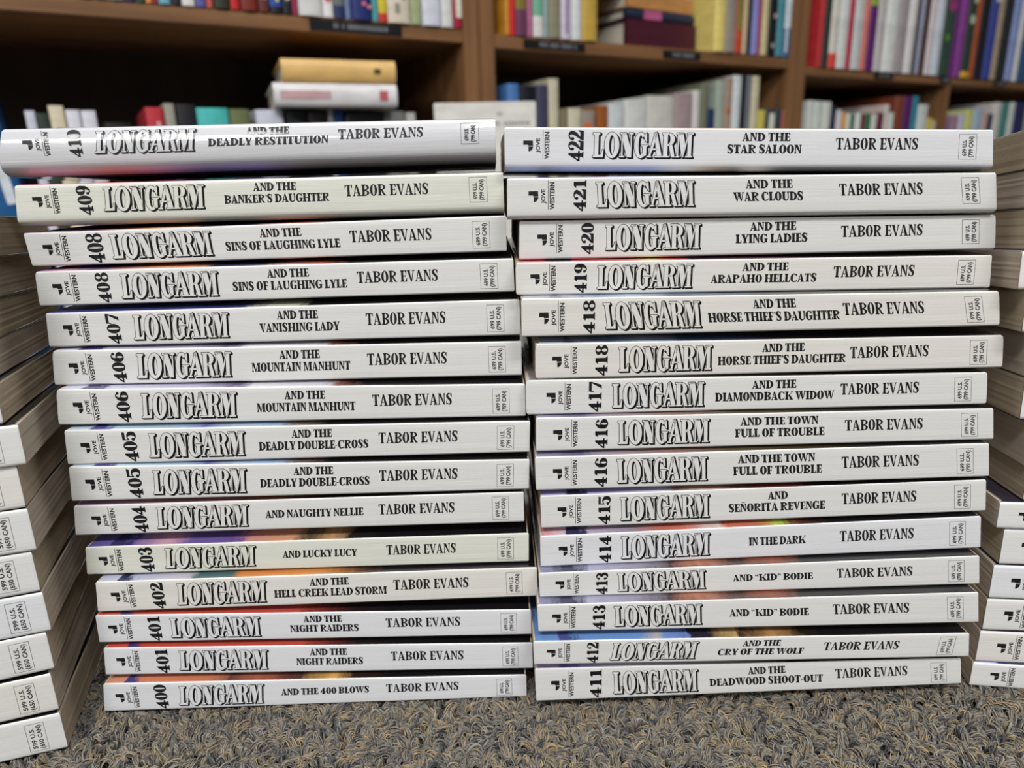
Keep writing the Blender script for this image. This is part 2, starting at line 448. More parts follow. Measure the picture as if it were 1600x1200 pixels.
# the big shaded series title, traced letter by letter (crop pixels, base line 398, cap line 73)
def q(*pts): return ('p', [((x - 200) / 325, (398 - y) / 325) for x, y in pts])
def qa(cx, cy, a, b_, c, d, a0=0, a1=360, n=28): return ('r', (cx - 200) / 325, (398 - cy) / 325, a / 325, b_ / 325, c / 325, d / 325, a0, a1, n)
TITLE = [
    q((207, 73), (294, 73), (291, 98), (274, 108), (272, 362), (292, 362), (306, 340), (318, 292), (334, 292), (326, 398), (200, 398), (203, 375), (221, 365), (223, 108), (205, 98)),
    qa(431, 237, 90, 172, 31, 128),
    q((545, 73), (602, 73), (668, 320), (664, 398), (612, 398), (546, 130)), q((528, 73), (602, 73), (600, 96), (530, 98)), q((545, 98), (561, 98), (564, 378), (541, 378)), q((518, 376), (584, 376), (582, 398), (516, 398)),
    q((652, 96), (670, 96), (668, 398), (652, 398)), q((635, 73), (690, 73), (688, 98), (635, 98)),
    qa(776, 237, 80, 172, 25, 128, 48, 312, 24), q((808, 92), (828, 92), (848, 74), (852, 192), (836, 192), (812, 128)),
    q((778, 232), (866, 232), (864, 250), (848, 258), (846, 372), (800, 388), (797, 258), (778, 250)),
    q((940, 78), (966, 66), (972, 112), (895, 378), (868, 378)), q((932, 78), (966, 62), (1032, 378), (968, 378)), q((910, 278), (985, 278), (985, 302), (905, 302)),
    q((850, 376), (906, 376), (908, 398), (846, 398)), q((945, 376), (1040, 376), (1042, 398), (940, 398)),
    q((1047, 90), (1100, 90), (1100, 380), (1045, 380)), q((1030, 73), (1125, 73), (1125, 98), (1032, 98)), q((1028, 376), (1118, 376), (1120, 398), (1024, 398)),
    qa(1108, 158, 76, 85, 20, 58, -90, 90, 14), q((1095, 218), (1112, 215), (1155, 232), (1172, 300), (1186, 380), (1198, 398), (1146, 398), (1130, 340), (1116, 250), (1095, 243)),
    q((1215, 90), (1233, 90), (1230, 380), (1212, 380)), q((1203, 73), (1285, 73), (1284, 98), (1205, 98)), q((1198, 376), (1246, 376), (1246, 398), (1196, 398)),
    q((1218, 73), (1285, 73), (1312, 230), (1290, 398), (1272, 398)), q((1276, 398), (1292, 398), (1352, 98), (1334, 98)),
    q((1337, 80), (1386, 80), (1386, 380), (1337, 380)), q((1330, 73), (1408, 73), (1406, 98), (1328, 98)), q((1314, 376), (1398, 376), (1398, 398), (1312, 398))]
def title_mesh(w, shifts):
    V, Fa = [], []
    for dx, dy in shifts:
        for p in TITLE:
            pts, fs = prim_faces(p, w); b0 = len(V)
            V += [(a[0] + dx, a[1] + dy) for a in pts]; Fa += [tuple(i + b0 for i in f) for f in fs]
    return V, Fa
T_SH = title_mesh(0.012, [(0.015 * k, -0.0125 * k) for k in range(5)])
T_OUT = title_mesh(0.016, [(0, 0)])
T_FILL = title_mesh(-0.006, [(0, 0)])
TW, TH_ = 3.72, 1.0

def plain_me(name, layers, mats):
    vs, fs, mi = [], [], []
    for k, ((V, Fa), y) in enumerate(layers):
        b0 = len(vs); vs += [(p[0], y, p[1]) for p in V]; fs += [tuple(i + b0 for i in f) for f in Fa]
        mi += [0 if k < 2 else 1] * len(Fa)
    me = bpy.data.meshes.new(name); me.from_pydata(vs, [], fs)
    for m in mats: me.materials.append(m)
    me.polygons.foreach_set('material_index', mi); me.update()
    return me
SERIES = [plain_me('series_lettering', [(T_SH, -0.00004), (T_OUT, -0.00007), (T_FILL, -0.00010)], [INK, sp]) for sp in SPINE]

JMARK = [('p', [(0, .62), (.46, .62), (.50, .52), (1, .52), (.97, 1), (0, 1)]), ('p', [(.53, .46)] + [(.53 + .47 * math.cos(a), .46 - .46 * math.sin(a)) for a in [i * math.pi / 2 / 8 for i in range(9)]])]
def jmark():
    V, Fa = [], []
    for p in JMARK:
        pts, fs = prim_faces(p); b0 = len(V); V += [(a[0], a[1]) for a in pts]; Fa += [tuple(i + b0 for i in f) for f in fs]
    return V, Fa
JM = jmark()

def pub_mark(parent, x, hL, cz=0.0):
    """publisher's mark; x is where the small figure ends, hL the face height"""
    s = 0.00022
    Z = lambda v: hL * (1 - v)
    parts = [(fit(JM[0], (x - .0154, x - .0120, Z(.67), Z(.37))), JM[1])]
    V, Fa = sans('JOVE'); parts.append((fit(V, (x - .0110, x - .0092, Z(.71), Z(.31)), True), Fa))
    V, Fa = sans('WESTERN'); parts.append((fit(V, (x - .0081, x - .0064, Z(.88), Z(.13)), True), Fa))
    xl = x - .0086
    parts.append(([(xl - .00008, Z(.88)), (xl + .00008, Z(.88)), (xl + .00008, Z(.08)), (xl - .00008, Z(.08))], [(0, 1, 2, 3)]))
    return flat('publisher_mark', parts, INK, parent, -0.00005)

def price_box(parent, L, hR, us='699 U.S.', can='(799 CAN)', shear=0.0, off=0.0):
    Z = lambda v: hR * (1 - v)
    x0, x1 = L * .9285 + off, L * .9655 + off; z0, z1 = Z(.88), Z(.14); w = .00011
    r = lambda a, b_, c, d: ([(a, c), (b_, c), (b_, d), (a, d)], [(0, 1, 2, 3)])
    parts = [r(x0, x1, z0, z0 + w), r(x0, x1, z1 - w, z1), r(x0, x0 + w, z0, z1), r(x1 - w, x1, z0, z1)]
    V, Fa = sans(us); parts.append((fit(V, (x0 + .0012, x0 + .0028, z0 + .0011, z1 - .0019), True), Fa))
    V, Fa = sans(can); parts.append((fit(V, (x0 + .0035, x0 + .0056, z0 + .0007, z1 - .0008), True), Fa))
    if shear:
        zc = (z0 + z1) / 2
        parts = [([(p[0] + (p[1] - zc) * shear, p[1]) for p in V], Fa) for V, Fa in parts]
    return flat('price_box', parts, INKG, parent, -0.00005)

# ------------------------------------------------------------------ paperback
def paperback(root, L, Wd, hL, hR, rt, rb, spine_m, art_m, page_m, cr=(0.0012, 0.0012), bulge=0.0, fan=0.0, ext=0.0, seed=0, sk=(0.0, 0.0)):
    """spine on the plane y = 0, back cover below z = 0 by ext, front cover on top"""
    rnd = random.Random(seed)
    nx = 30
    def prof(h, t):                       # outline of the wrap in (y, z), from back cover edge to front cover edge
        P = [(Wd, -ext - 0.0), (Wd * .5, -ext - 0.0)]
        zb = -ext
        for k in range(7):
            a = math.pi / 2 * k / 6
            P.append((rb * (1 - math.sin(a)) * (1.6 if ext else 1), zb + (rb + 0.0) * (1 - math.cos(a))))
        n = 6
        z0, z1 = zb + rb, h - rt
        for k in range(1, n):
            u = k / n
            P.append((-bulge * 4 * u * (1 - u), z0 + (z1 - z0) * u))
        for k in range(6):
            a = math.pi / 2 * k / 5
            P.append((rt * (1 - math.cos(a)), z1 + rt * math.sin(a)))
        P += [(Wd * .5, h - fan * .5), (Wd, h - fan)]
        return P
    xs = sorted(set([0, .0002, .0006, .0012, .002] + [L * k / nx for k in range(1, nx)] + [L - .002, L - .0012, L - .0006, L - .0002, L]))
    th = 0.00028
    outer, inner = [], []
    wob = [rnd.uniform(0, 1) * 0.00003 for _ in xs]
    for i, x in enumerate(xs):
        h = hL + (hR - hL) * x / L
        P = prof(h, x / L)
        ro = []; ri = []
        for j, (y, z) in enumerate(P):
            r0 = cr[0] if x < L / 2 else cr[1]
            d = min(z + ext, h - z); xx = x
            if y < .003 and d < r0:
                ins = r0 - math.sqrt(max(0, r0 * r0 - (r0 - d) ** 2))
                xx = max(x, ins) if x < L / 2 else min(x, L - ins)
            yy = y + (wob[i] if 2 < j < len(P) - 3 else 0)
            xx += (sk[0] + (sk[1] - sk[0]) * x / L) * (z - h / 2)
            ro.append((xx, yy, z))
            a = np.array(P[max(j - 1, 0)]); b_ = np.array(P[min(j + 1, len(P) - 1)]); tt = (b_ - a) / (np.linalg.norm(b_ - a) + 1e-9)
            nn = np.array([tt[1], -tt[0]])      # to the inside
            ri.append((xx, yy + nn[0] * th, z + nn[1] * th))
        outer.append(ro); inner.append(ri)
    m = len(outer[0]); vs = []; fs = []; mi = []
    for r in outer: vs += r
    for r in inner: vs += r
    no = len(xs) * m
    sp0, sp1 = 9 - 5, m - 6
    for i in range(len(xs) - 1):
        for j in range(m - 1):
            a, b_, c, d = i * m + j, (i + 1) * m + j, (i + 1) * m + j + 1, i * m + j + 1
            fs.append((a, d, c, b_)[::-1]); mi.append(0 if j < m - 5 else 1)
            fs.append((no + a, no + b_, no + c, no + d)[::-1]); mi.append(2)
        for j in (0, m - 1):
            a, b_ = i * m + j, (i + 1) * m + j
            fs.append((a, b_, no + b_, no + a)); mi.append(2)
    for i in (0, len(xs) - 1):
        for j in range(m - 1):
            a, b_ = i * m + j, i * m + j + 1
            fs.append((a, b_, no + b_, no + a)); mi.append(0)
    cov = mesh('cover', vs, fs, [spine_m, art_m, spine_m], root, True, mi)
    bm = bmesh.new(); bm.from_mesh(cov.data); bmesh.ops.recalc_face_normals(bm, faces=bm.faces[:]); bm.to_mesh(cov.data); bm.free()
    # pages: sections of slightly different depth so that the ends are not one flat slab
    e = th * 1.2
    vs, fs = [], []
    nlay = 14
    nyy = 8
    for side, x, h in ((0, 0, hL), (1, L, hR)):
        b0 = len(vs)
        for k in range(nlay + 1):
            u = k / nlay
            jit = rnd.uniform(0.0001, 0.00026)
            for j in range(nyy + 1):
                y0_ = rb * 1.75 if ext else e
                y = y0_ + (Wd - .0008 - y0_) * (j / nyy) ** 1.3
                fz = fan * (y / Wd)
                z = (-ext + e) + (h - fz + ext - 2 * e) * u
                rr = 0.0
                if j == 0: rr = 0.0004
                vs.append((x + (jit if side == 0 else -jit) + sk[side] * (z - h / 2), y + rr + (abs(u - .5) ** 3) * .004 * (1 if j == 0 else 0), z))
        for k in range(nlay):
            for j in range(nyy):
                a = b0 + k * (nyy + 1) + j
                f = (a, a + 1, a + nyy + 2, a + nyy + 1)
                fs.append(f if side else f[::-1])
    n1 = (nlay + 1) * (nyy + 1)
    for j in range(nyy):
        for k, fl in ((0, 0), (nlay, 1)):
            a = k * (nyy + 1) + j
            f = (a, a + 1, n1 + a + 1, n1 + a); fs.append(f[::-1] if fl == 0 else f)
    for k in range(nlay):
        for j, fl in ((0, 0), (nyy, 1)):
            a = k * (nyy + 1) + j; b_ = (k + 1) * (nyy + 1) + j
            f = (a, b_, n1 + b_, n1 + a); fs.append(f if fl == 0 else f[::-1])
    pg = mesh('page_block', vs, fs, page_m, root)
    bm = bmesh.new(); bm.from_mesh(pg.data); bmesh.ops.recalc_face_normals(bm, faces=bm.faces[:]); bm.to_mesh(pg.data); bm.free()
    return cov

def frame(P, X, pitch=0.0):
    """matrix of a book whose spine runs along X from P; pitch > 0 lifts the spine"""
    X = np.array(X) / np.linalg.norm(X)
    Y = np.cross([0, 0, 1], X); Y /= np.linalg.norm(Y)
    Y = Y * math.cos(pitch) - np.array([0, 0, 1]) * math.sin(pitch)
    Y -= X * (X @ Y); Y /= np.linalg.norm(Y)
    Z = np.cross(X, Y)
    return Matrix(((X[0], Y[0], Z[0], P[0]), (X[1], Y[1], Z[1], P[1]), (X[2], Y[2], Z[2], P[2]), (0, 0, 0, 1)))

LEN = 0.171
PSI = math.radians(1.2)

# number, spine corners in the photograph (tl, tr, br, bl), title lines, author, series title, figure, extras
BLK = (16, 14, 18)
BOOKS_L = [
 ('410', (1, 201, 774, 184, 775, 229, 0, 252), [('AND THE', 386, 453), ('DEADLY RESTITUTION', 325, 513)], (529, 661), (146, 306), (107, 128)),
 ('409', (22, 289, 786, 268, 788, 321, 27, 342), [('AND THE', 397, 464), ("BANKER'S DAUGHTER", 350, 514)], (539, 669), (160, 322), (121, 144)),
 ('408', (36, 364, 790, 336, 792, 393, 51, 417), [('AND THE', 407, 472), ('SINS OF LAUGHING LYLE', 352, 531)], (547, 674), (174, 336), (136, 162)),
 ('408', (54, 424, 802, 403, 804, 456, 62, 479), [('AND THE', 419, 484), ('SINS OF LAUGHING LYLE', 363, 542)], (558, 684), (188, 344), (151, 172)),
 ('407', (71, 489, 812, 467, 813, 524, 77, 543), [('AND THE', 434, 498), ('VANISHING LADY', 405, 530)], (572, 696), (207, 360), (167, 188)),
 ('406', (81, 547.5, 814, 532.5, 815, 587, 85, 603), [('AND THE', 438, 501), ('MOUNTAIN MANHUNT', 393, 547)], (574, 698), (212, 364), (175, 196)),
 ('406', (87, 608, 820, 599, 821, 651, 91, 665), [('AND THE', 446, 509), ('MOUNTAIN MANHUNT', 401, 555)], (582, 706), (219, 372), (182, 203)),
 ('405', (100, 672, 828, 657, 827, 707, 106, 727), [('AND THE', 457, 520), ('DEADLY DOUBLE-CROSS', 404, 575)], (592, 715), (231, 385), (193, 215)),
 ('405', (107, 729, 827, 717, 826, 765, 112, 784), [('AND THE', 460, 522), ('DEADLY DOUBLE-CROSS', 406, 577)], (593, 715), (237, 387), (200, 222)),
 ('404', (115, 790, 818, 768, 819, 816, 118, 837.5), [('AND NAUGHTY NELLIE', 415, 568)], (592, 710), (243, 390), (208, 230)),
 ('403', (133, 854.5, 826, 832.5, 826, 878, 136, 899), [('AND LUCKY LUCY', 442, 558)], (604, 712), (256, 401), (218, 240)),
 ('402', (149, 909, 839, 886, 840, 932, 153, 957), [('AND THE', 485, 546), ('HELL CREEK LEAD STORM', 428, 604)], (615, 732), (275, 418), (237, 257)),
 ('401', (148, 961, 829, 952, 830, 992, 155, 1005), [('AND THE', 475, 535), ('NIGHT RAIDERS', 453, 560)], (603, 719), (266, 410), (232, 252)),
 ('401', (161, 1012, 831, 1004, 832, 1045, 164.5, 1055.5), [('AND THE', 485, 543), ('NIGHT RAIDERS', 463, 567)], (611, 724), (279, 421), (244, 264)),
 ('400', (161, 1068, 822, 1054, 823, 1100, 163, 1112.5), [('AND THE 400 BLOWS', 440, 577)], (604, 717), (278, 414), (242, 262)),
]
BOOKS_R = [
 ('422', (787, 198, 1552, 202, 1551, 255, 788, 255), [('AND THE', 1159, 1234), ('STAR SALOON', 1137, 1253)], (1306, 1434), (926, 1088), (888, 912)),
 ('421', (792, 278, 1556, 269, 1557, 324, 792, 335), [('AND THE', 1164, 1237), ('WAR CLOUDS', 1146, 1255)], (1311, 1441), (933, 1091), (896, 916)),
 ('420', (811.5, 345, 1556, 335, 1555, 386, 811, 403), [('AND THE', 1171, 1243), ('LYING LADIES', 1150, 1262)], (1314, 1441), (946, 1099), (908, 928)),
 ('419', (805, 408, 1550, 398, 1546, 450, 806, 463), [('AND THE', 1159, 1231), ('ARAPAHO HELLCATS', 1111, 1276)], (1302, 1428), (933, 1086), (897, 917)),
 ('418', (814, 465, 1561, 454, 1562, 509, 815, 527), [('AND THE', 1175, 1242), ("HORSE THIEF'S DAUGHTER", 1107, 1313)], (1317, 1443), (947, 1102), (911, 930)),
 ('418', (836, 536.5, 1568, 523, 1566, 574.5, 836.5, 593), [('AND THE', 1190, 1256), ("HORSE THIEF'S DAUGHTER", 1122, 1322)], (1328, 1450), (967, 1117), (930, 950)),
 ('417', (821, 594, 1543, 581, 1541, 632, 822, 649), [('AND THE', 1174, 1243), ('DIAMONDBACK WIDOW', 1118, 1304)], (1313, 1435), (957, 1105), (920, 940)),
 ('416', (837, 652.5, 1552, 637.5, 1552, 687, 837.5, 706), [('AND THE TOWN', 1156, 1277), ('FULL OF TROUBLE', 1149, 1289)], (1320, 1441), (966, 1113), (930, 950)),
 ('416', (835.5, 714, 1545, 692, 1545, 745, 837.5, 767), [('AND THE TOWN', 1152, 1272), ('FULL OF TROUBLE', 1146, 1285)], (1315, 1435), (965, 1110), (929, 949)),
 ('415', (844, 774.5, 1541, 749, 1540, 799, 846, 826), [('AND', 1199, 1230), ('SEÑORITA REVENGE', 1139, 1290)], (1315, 1431), (970, 1113), (935, 954)),
 ('414', (844, 837.5, 1533, 806, 1532, 856.5, 845, 889.5), [('IN THE DARK', 1170, 1259)], (1312, 1427), (971, 1113), (936, 955)),
 ('413', (841, 892, 1530, 868, 1530, 913, 844, 940), [('AND “KID” BODIE', 1145, 1270)], (1307, 1425), (966, 1107), (931, 950)),
 ('413', (838.7, 939, 1528, 925, 1528.5, 973, 841, 988), [('AND “KID” BODIE', 1140, 1264)], (1301, 1420), (961, 1102), (926, 946)),
 ('412', (832.5, 1002, 1514, 989, 1513, 1026.7, 834, 1039.5), [('AND THE', 1160, 1219), ('CRY OF THE WOLF', 1122, 1256)], (1287, 1404), (953, 1090), (917, 935)),
 ('411', (835.5, 1045, 1501, 1028, 1502, 1069, 838, 1096.5), [('AND THE', 1168, 1226), ('DEADWOOD SHOOT-OUT', 1109, 1286)], (1305, 1417), (959, 1095), (922, 940)),
]
K = (22, 20, 24)
ART = {
 '410': [(0, (228, 228, 232)), (.5, (225, 225, 230)), (.7, (200, 200, 205)), (1, (190, 190, 195))],
 '409': [(0, (225, 105, 95)), (.05, (225, 130, 165)), (.085, (225, 150, 180)), (.18, (225, 85, 75)), (.3, (190, 90, 150)), (.38, (80, 60, 130)), (.48, (100, 70, 160)), (.56, (70, 50, 60)), (.62, K), (1, K)],
 '408': [(0, (90, 60, 140)), (.06, (230, 170, 180)), (.12, (90, 75, 130)), (.25, (235, 160, 110)), (.33, (225, 150, 100)), (.37, (40, 40, 75)), (.48, (50, 45, 80)), (.52, (215, 130, 105)), (.60, (180, 90, 70)), (.64, K), (1, K)],
 '407': [(0, (70, 75, 150)), (.3, (60, 65, 140)), (.42, (50, 55, 115)), (.46, (225, 225, 200)), (.52, (210, 210, 180)), (.55, K), (1, K)],
 '406': [(0, (215, 215, 235)), (.05, (215, 215, 238)), (.07, (70, 60, 125)), (.10, (75, 65, 135)), (.12, (205, 205, 230)), (.3, (190, 185, 215)), (.38, (110, 95, 140)), (.42, (225, 225, 235)), (.56, (215, 215, 225)), (.6, (150, 90, 70)), (.64, K), (1, K)],
 '405': [(0, (205, 225, 240)), (.05, (205, 225, 240)), (.065, (90, 80, 160)), (.09, (90, 80, 160)), (.11, (190, 220, 235)), (.25, (160, 190, 220)), (.3, (110, 110, 180)), (.36, (180, 200, 225)), (.43, (160, 190, 230)), (.5, (120, 100, 90)), (.56, K), (1, K)],
 '404': [(0, (180, 150, 180)), (.2, (170, 130, 140)), (.4, (150, 90, 70)), (.55, K), (1, K)],
 '403': [(0, (105, 90, 175)), (.05, (110, 95, 175)), (.065, (55, 50, 110)), (.1, (60, 50, 110)), (.11, (120, 100, 180)), (.18, (225, 170, 190)), (.23, (120, 95, 175)), (.34, (115, 85, 165)), (.37, (225, 150, 140)), (.46, (230, 165, 120)), (.5, (90, 80, 60)), (.55, (210, 160, 110)), (.6, (40, 35, 30)), (.66, K), (1, K)],
 '402': [(0, (205, 205, 230)), (.04, (200, 200, 225)), (.05, (45, 50, 90)), (.08, (45, 50, 90)), (.095, (190, 195, 225)), (.2, (200, 195, 205)), (.23, (70, 110, 115)), (.31, (80, 110, 105)), (.33, (225, 135, 50)), (.5, (220, 140, 60)), (.58, (120, 75, 40)), (.64, K), (1, K)],
 '401': [(0, (215, 80, 60)), (.05, (215, 80, 60)), (.06, (70, 60, 130)), (.08, (70, 60, 130)), (.095, (210, 75, 55)), (.2, (205, 70, 50)), (.45, (205, 75, 60)), (.52, (110, 40, 35)), (.58, (40, 28, 28)), (.7, K), (1, K)],
 '400': [(0, (235, 165, 130)), (.045, (230, 150, 115)), (.055, (75, 70, 140)), (.08, (75, 70, 140)), (.095, (230, 140, 100)), (.25, (215, 125, 85)), (.3, (110, 70, 55)), (.36, (190, 100, 70)), (.46, (70, 45, 45)), (.54, (235, 180, 90)), (.58, (60, 35, 25)), (.68, K), (1, K)],
 '422': [(0, (170, 170, 200)), (.06, (90, 80, 100)), (.1, (200, 195, 205)), (.25, (225, 205, 175)), (.4, (235, 175, 110)), (.52, (225, 200, 160)), (.66, (180, 170, 150)), (.75, (60, 60, 60)), (1, (90, 90, 90))],
 '421': [(0, (150, 165, 225)), (.07, (165, 175, 225)), (.09, (50, 50, 90)), (.11, (150, 165, 220)), (.3, (160, 175, 235)), (.36, (225, 225, 225)), (.42, (190, 160, 120)), (.47, (60, 60, 60)), (.5, (210, 200, 190)), (.56, (50, 50, 55)), (.64, K), (1, K)],
 '420': [(0, (130, 80, 90)), (.1, (60, 50, 60)), (.2, (120, 70, 80)), (.5, (110, 40, 50)), (.6, K), (1, K)],
 '419': [(0, (225, 45, 70)), (.07, (220, 45, 75)), (.08, (50, 45, 60)), (.12, (50, 45, 60)), (.13, (225, 60, 80)), (.24, (235, 120, 110)), (.27, (240, 225, 120)), (.33, (225, 90, 70)), (.37, (70, 30, 60)), (.5, (90, 30, 60)), (.6, (50, 20, 35)), (.7, K), (1, K)],
 '418': [(0, (185, 190, 205)), (.06, (170, 180, 200)), (.08, (110, 115, 140)), (.1, (175, 185, 200)), (.16, (110, 140, 180)), (.22, (190, 205, 225)), (.32, (70, 90, 130)), (.45, (50, 65, 90)), (.5, (40, 40, 45)), (.7, K), (1, K)],
 '417': [(0, (150, 145, 140)), (.3, (110, 100, 95)), (.6, (45, 40, 35)), (1, K)],
 '416': [(0, (160, 155, 190)), (.1, (110, 105, 150)), (.14, (170, 160, 175)), (.3, (160, 120, 110)), (.45, (90, 80, 50)), (.6, (60, 50, 30)), (.75, K), (1, K)],
 '415': [(0, (165, 155, 215)), (.05, (170, 160, 215)), (.07, (50, 45, 85)), (.095, (50, 45, 85)), (.11, (165, 155, 210)), (.26, (200, 195, 225)), (.3, (150, 110, 100)), (.36, (205, 170, 150)), (.45, (120, 60, 50)), (.55, (110, 40, 40)), (.62, K), (1, K)],
 '414': [(0, (225, 130, 130)), (.03, (235, 190, 200)), (.06, (225, 200, 220)), (.065, (55, 50, 95)), (.1, (55, 50, 95)), (.115, (200, 180, 210)), (.2, (160, 150, 165)), (.27, (205, 110, 90)), (.33, (220, 120, 100)), (.40, (230, 215, 205)), (.43, (215, 110, 85)), (.5, (205, 120, 90)), (.53, (190, 215, 70)), (.57, (110, 55, 40)), (.64, K), (1, K)],
 '413': [(0, (150, 150, 190)), (.05, (45, 45, 75)), (.09, (45, 45, 80)), (.12, (170, 170, 200)), (.22, (150, 145, 165)), (.3, (70, 45, 50)), (.36, (190, 120, 90)), (.45, (60, 35, 35)), (.52, (150, 80, 55)), (.6, K), (1, K)],
 '412': [(0, (95, 140, 205)), (.05, (110, 155, 220)), (.07, (85, 80, 150)), (.095, (70, 90, 150)), (.105, (105, 150, 215)), (.24, (110, 155, 220)), (.27, (200, 190, 180)), (.3, (120, 160, 220)), (.345, (110, 140, 210)), (.355, (40, 40, 55)), (.4, (45, 42, 50)), (.46, (210, 170, 110)), (.48, (55, 45, 40)), (.54, (190, 140, 80)), (.62, (40, 32, 25)), (.66, K), (1, K)],
 '411': [(0, (200, 180, 225)), (.05, (205, 185, 228)), (.065, (125, 115, 190)), (.09, (150, 140, 205)), (.11, (190, 190, 235)), (.22, (225, 225, 240)), (.3, (205, 205, 225)), (.5, (140, 130, 120)), (.6, K), (1, K)],
}
RB = {0: {'410': (.0016, .0045), '409': (.0012, .0028), '408': (.0008, .0008)}, 1: {'422': (.0008, .0020), '421': (.0008, .0016), '420': (.0008, .0010)}}
EXT = {0: {'410': .0052, '409': .0042}, 1: {'422': .0032, '421': .002, '420': .0012}}
SHEAR = {'412': .22, '422': .05, '421': -.04, '419': .03}
SPI = {'410': 4, '409': 3, '403': 3, '402': 2, '419': 2, '418': 2, '417': 1, '414': 0, '411': 1, '401': 0, '422': 0, '421': 1, '416': 1, '413': 1, '405': 1, '400': 0}
ORD = ['top', 'second from the top', 'third from the top', 'fourth from the top', 'fifth from the top', 'sixth from the top', 'seventh from the top',
       'eighth from the top', 'seventh from the bottom', 'sixth from the bottom', 'fifth from the bottom', 'fourth from the bottom', 'third from the bottom', 'second from the bottom', 'bottom']
COLW = {'410': 'glare on its spine', '409': 'pink and red cover edge', '407': 'blue front cover edge', '406': 'lavender front cover edge', '405': 'pale blue front cover edge',
        '404': 'single title line', '403': 'purple front cover strip', '402': 'orange front cover strip', '401': 'red front cover strip', '400': 'orange front cover strip', '422': 'pale front cover edge',
        '421': 'pale blue front cover edge', '420': 'dark front cover', '419': 'red front cover edge', '418': 'grey blue front cover', '417': 'scuffed lower right corner', '416': 'plain white spine',
        '415': 'lavender front cover edge', '414': 'red front cover strip', '413': 'dark front cover', '412': 'blue front cover strip', '411': 'pale lilac front cover edge', '408': 'purple front cover edge'}

def pose(c):
    c_, s_ = math.cos(PSI), math.sin(PSI)
    a = ray((c[0] + c[6]) / 2, (c[1] + c[7]) / 2); b_ = ray((c[2] + c[4]) / 2, (c[3] + c[5]) / 2)
    be = (a[1] * c_ - a[0] * s_) / (b_[1] * c_ - b_[0] * s_)
    k = LEN / np.linalg.norm(b_ * be - a)
    A = a * k; B_ = b_ * be * k
    n = np.array([-s_, c_, 0])
    def hit(x, y):
        v = ray(x, y); return v * ((A @ n) / (v @ n)) + CAM
    return A + CAM, B_ + CAM, hit

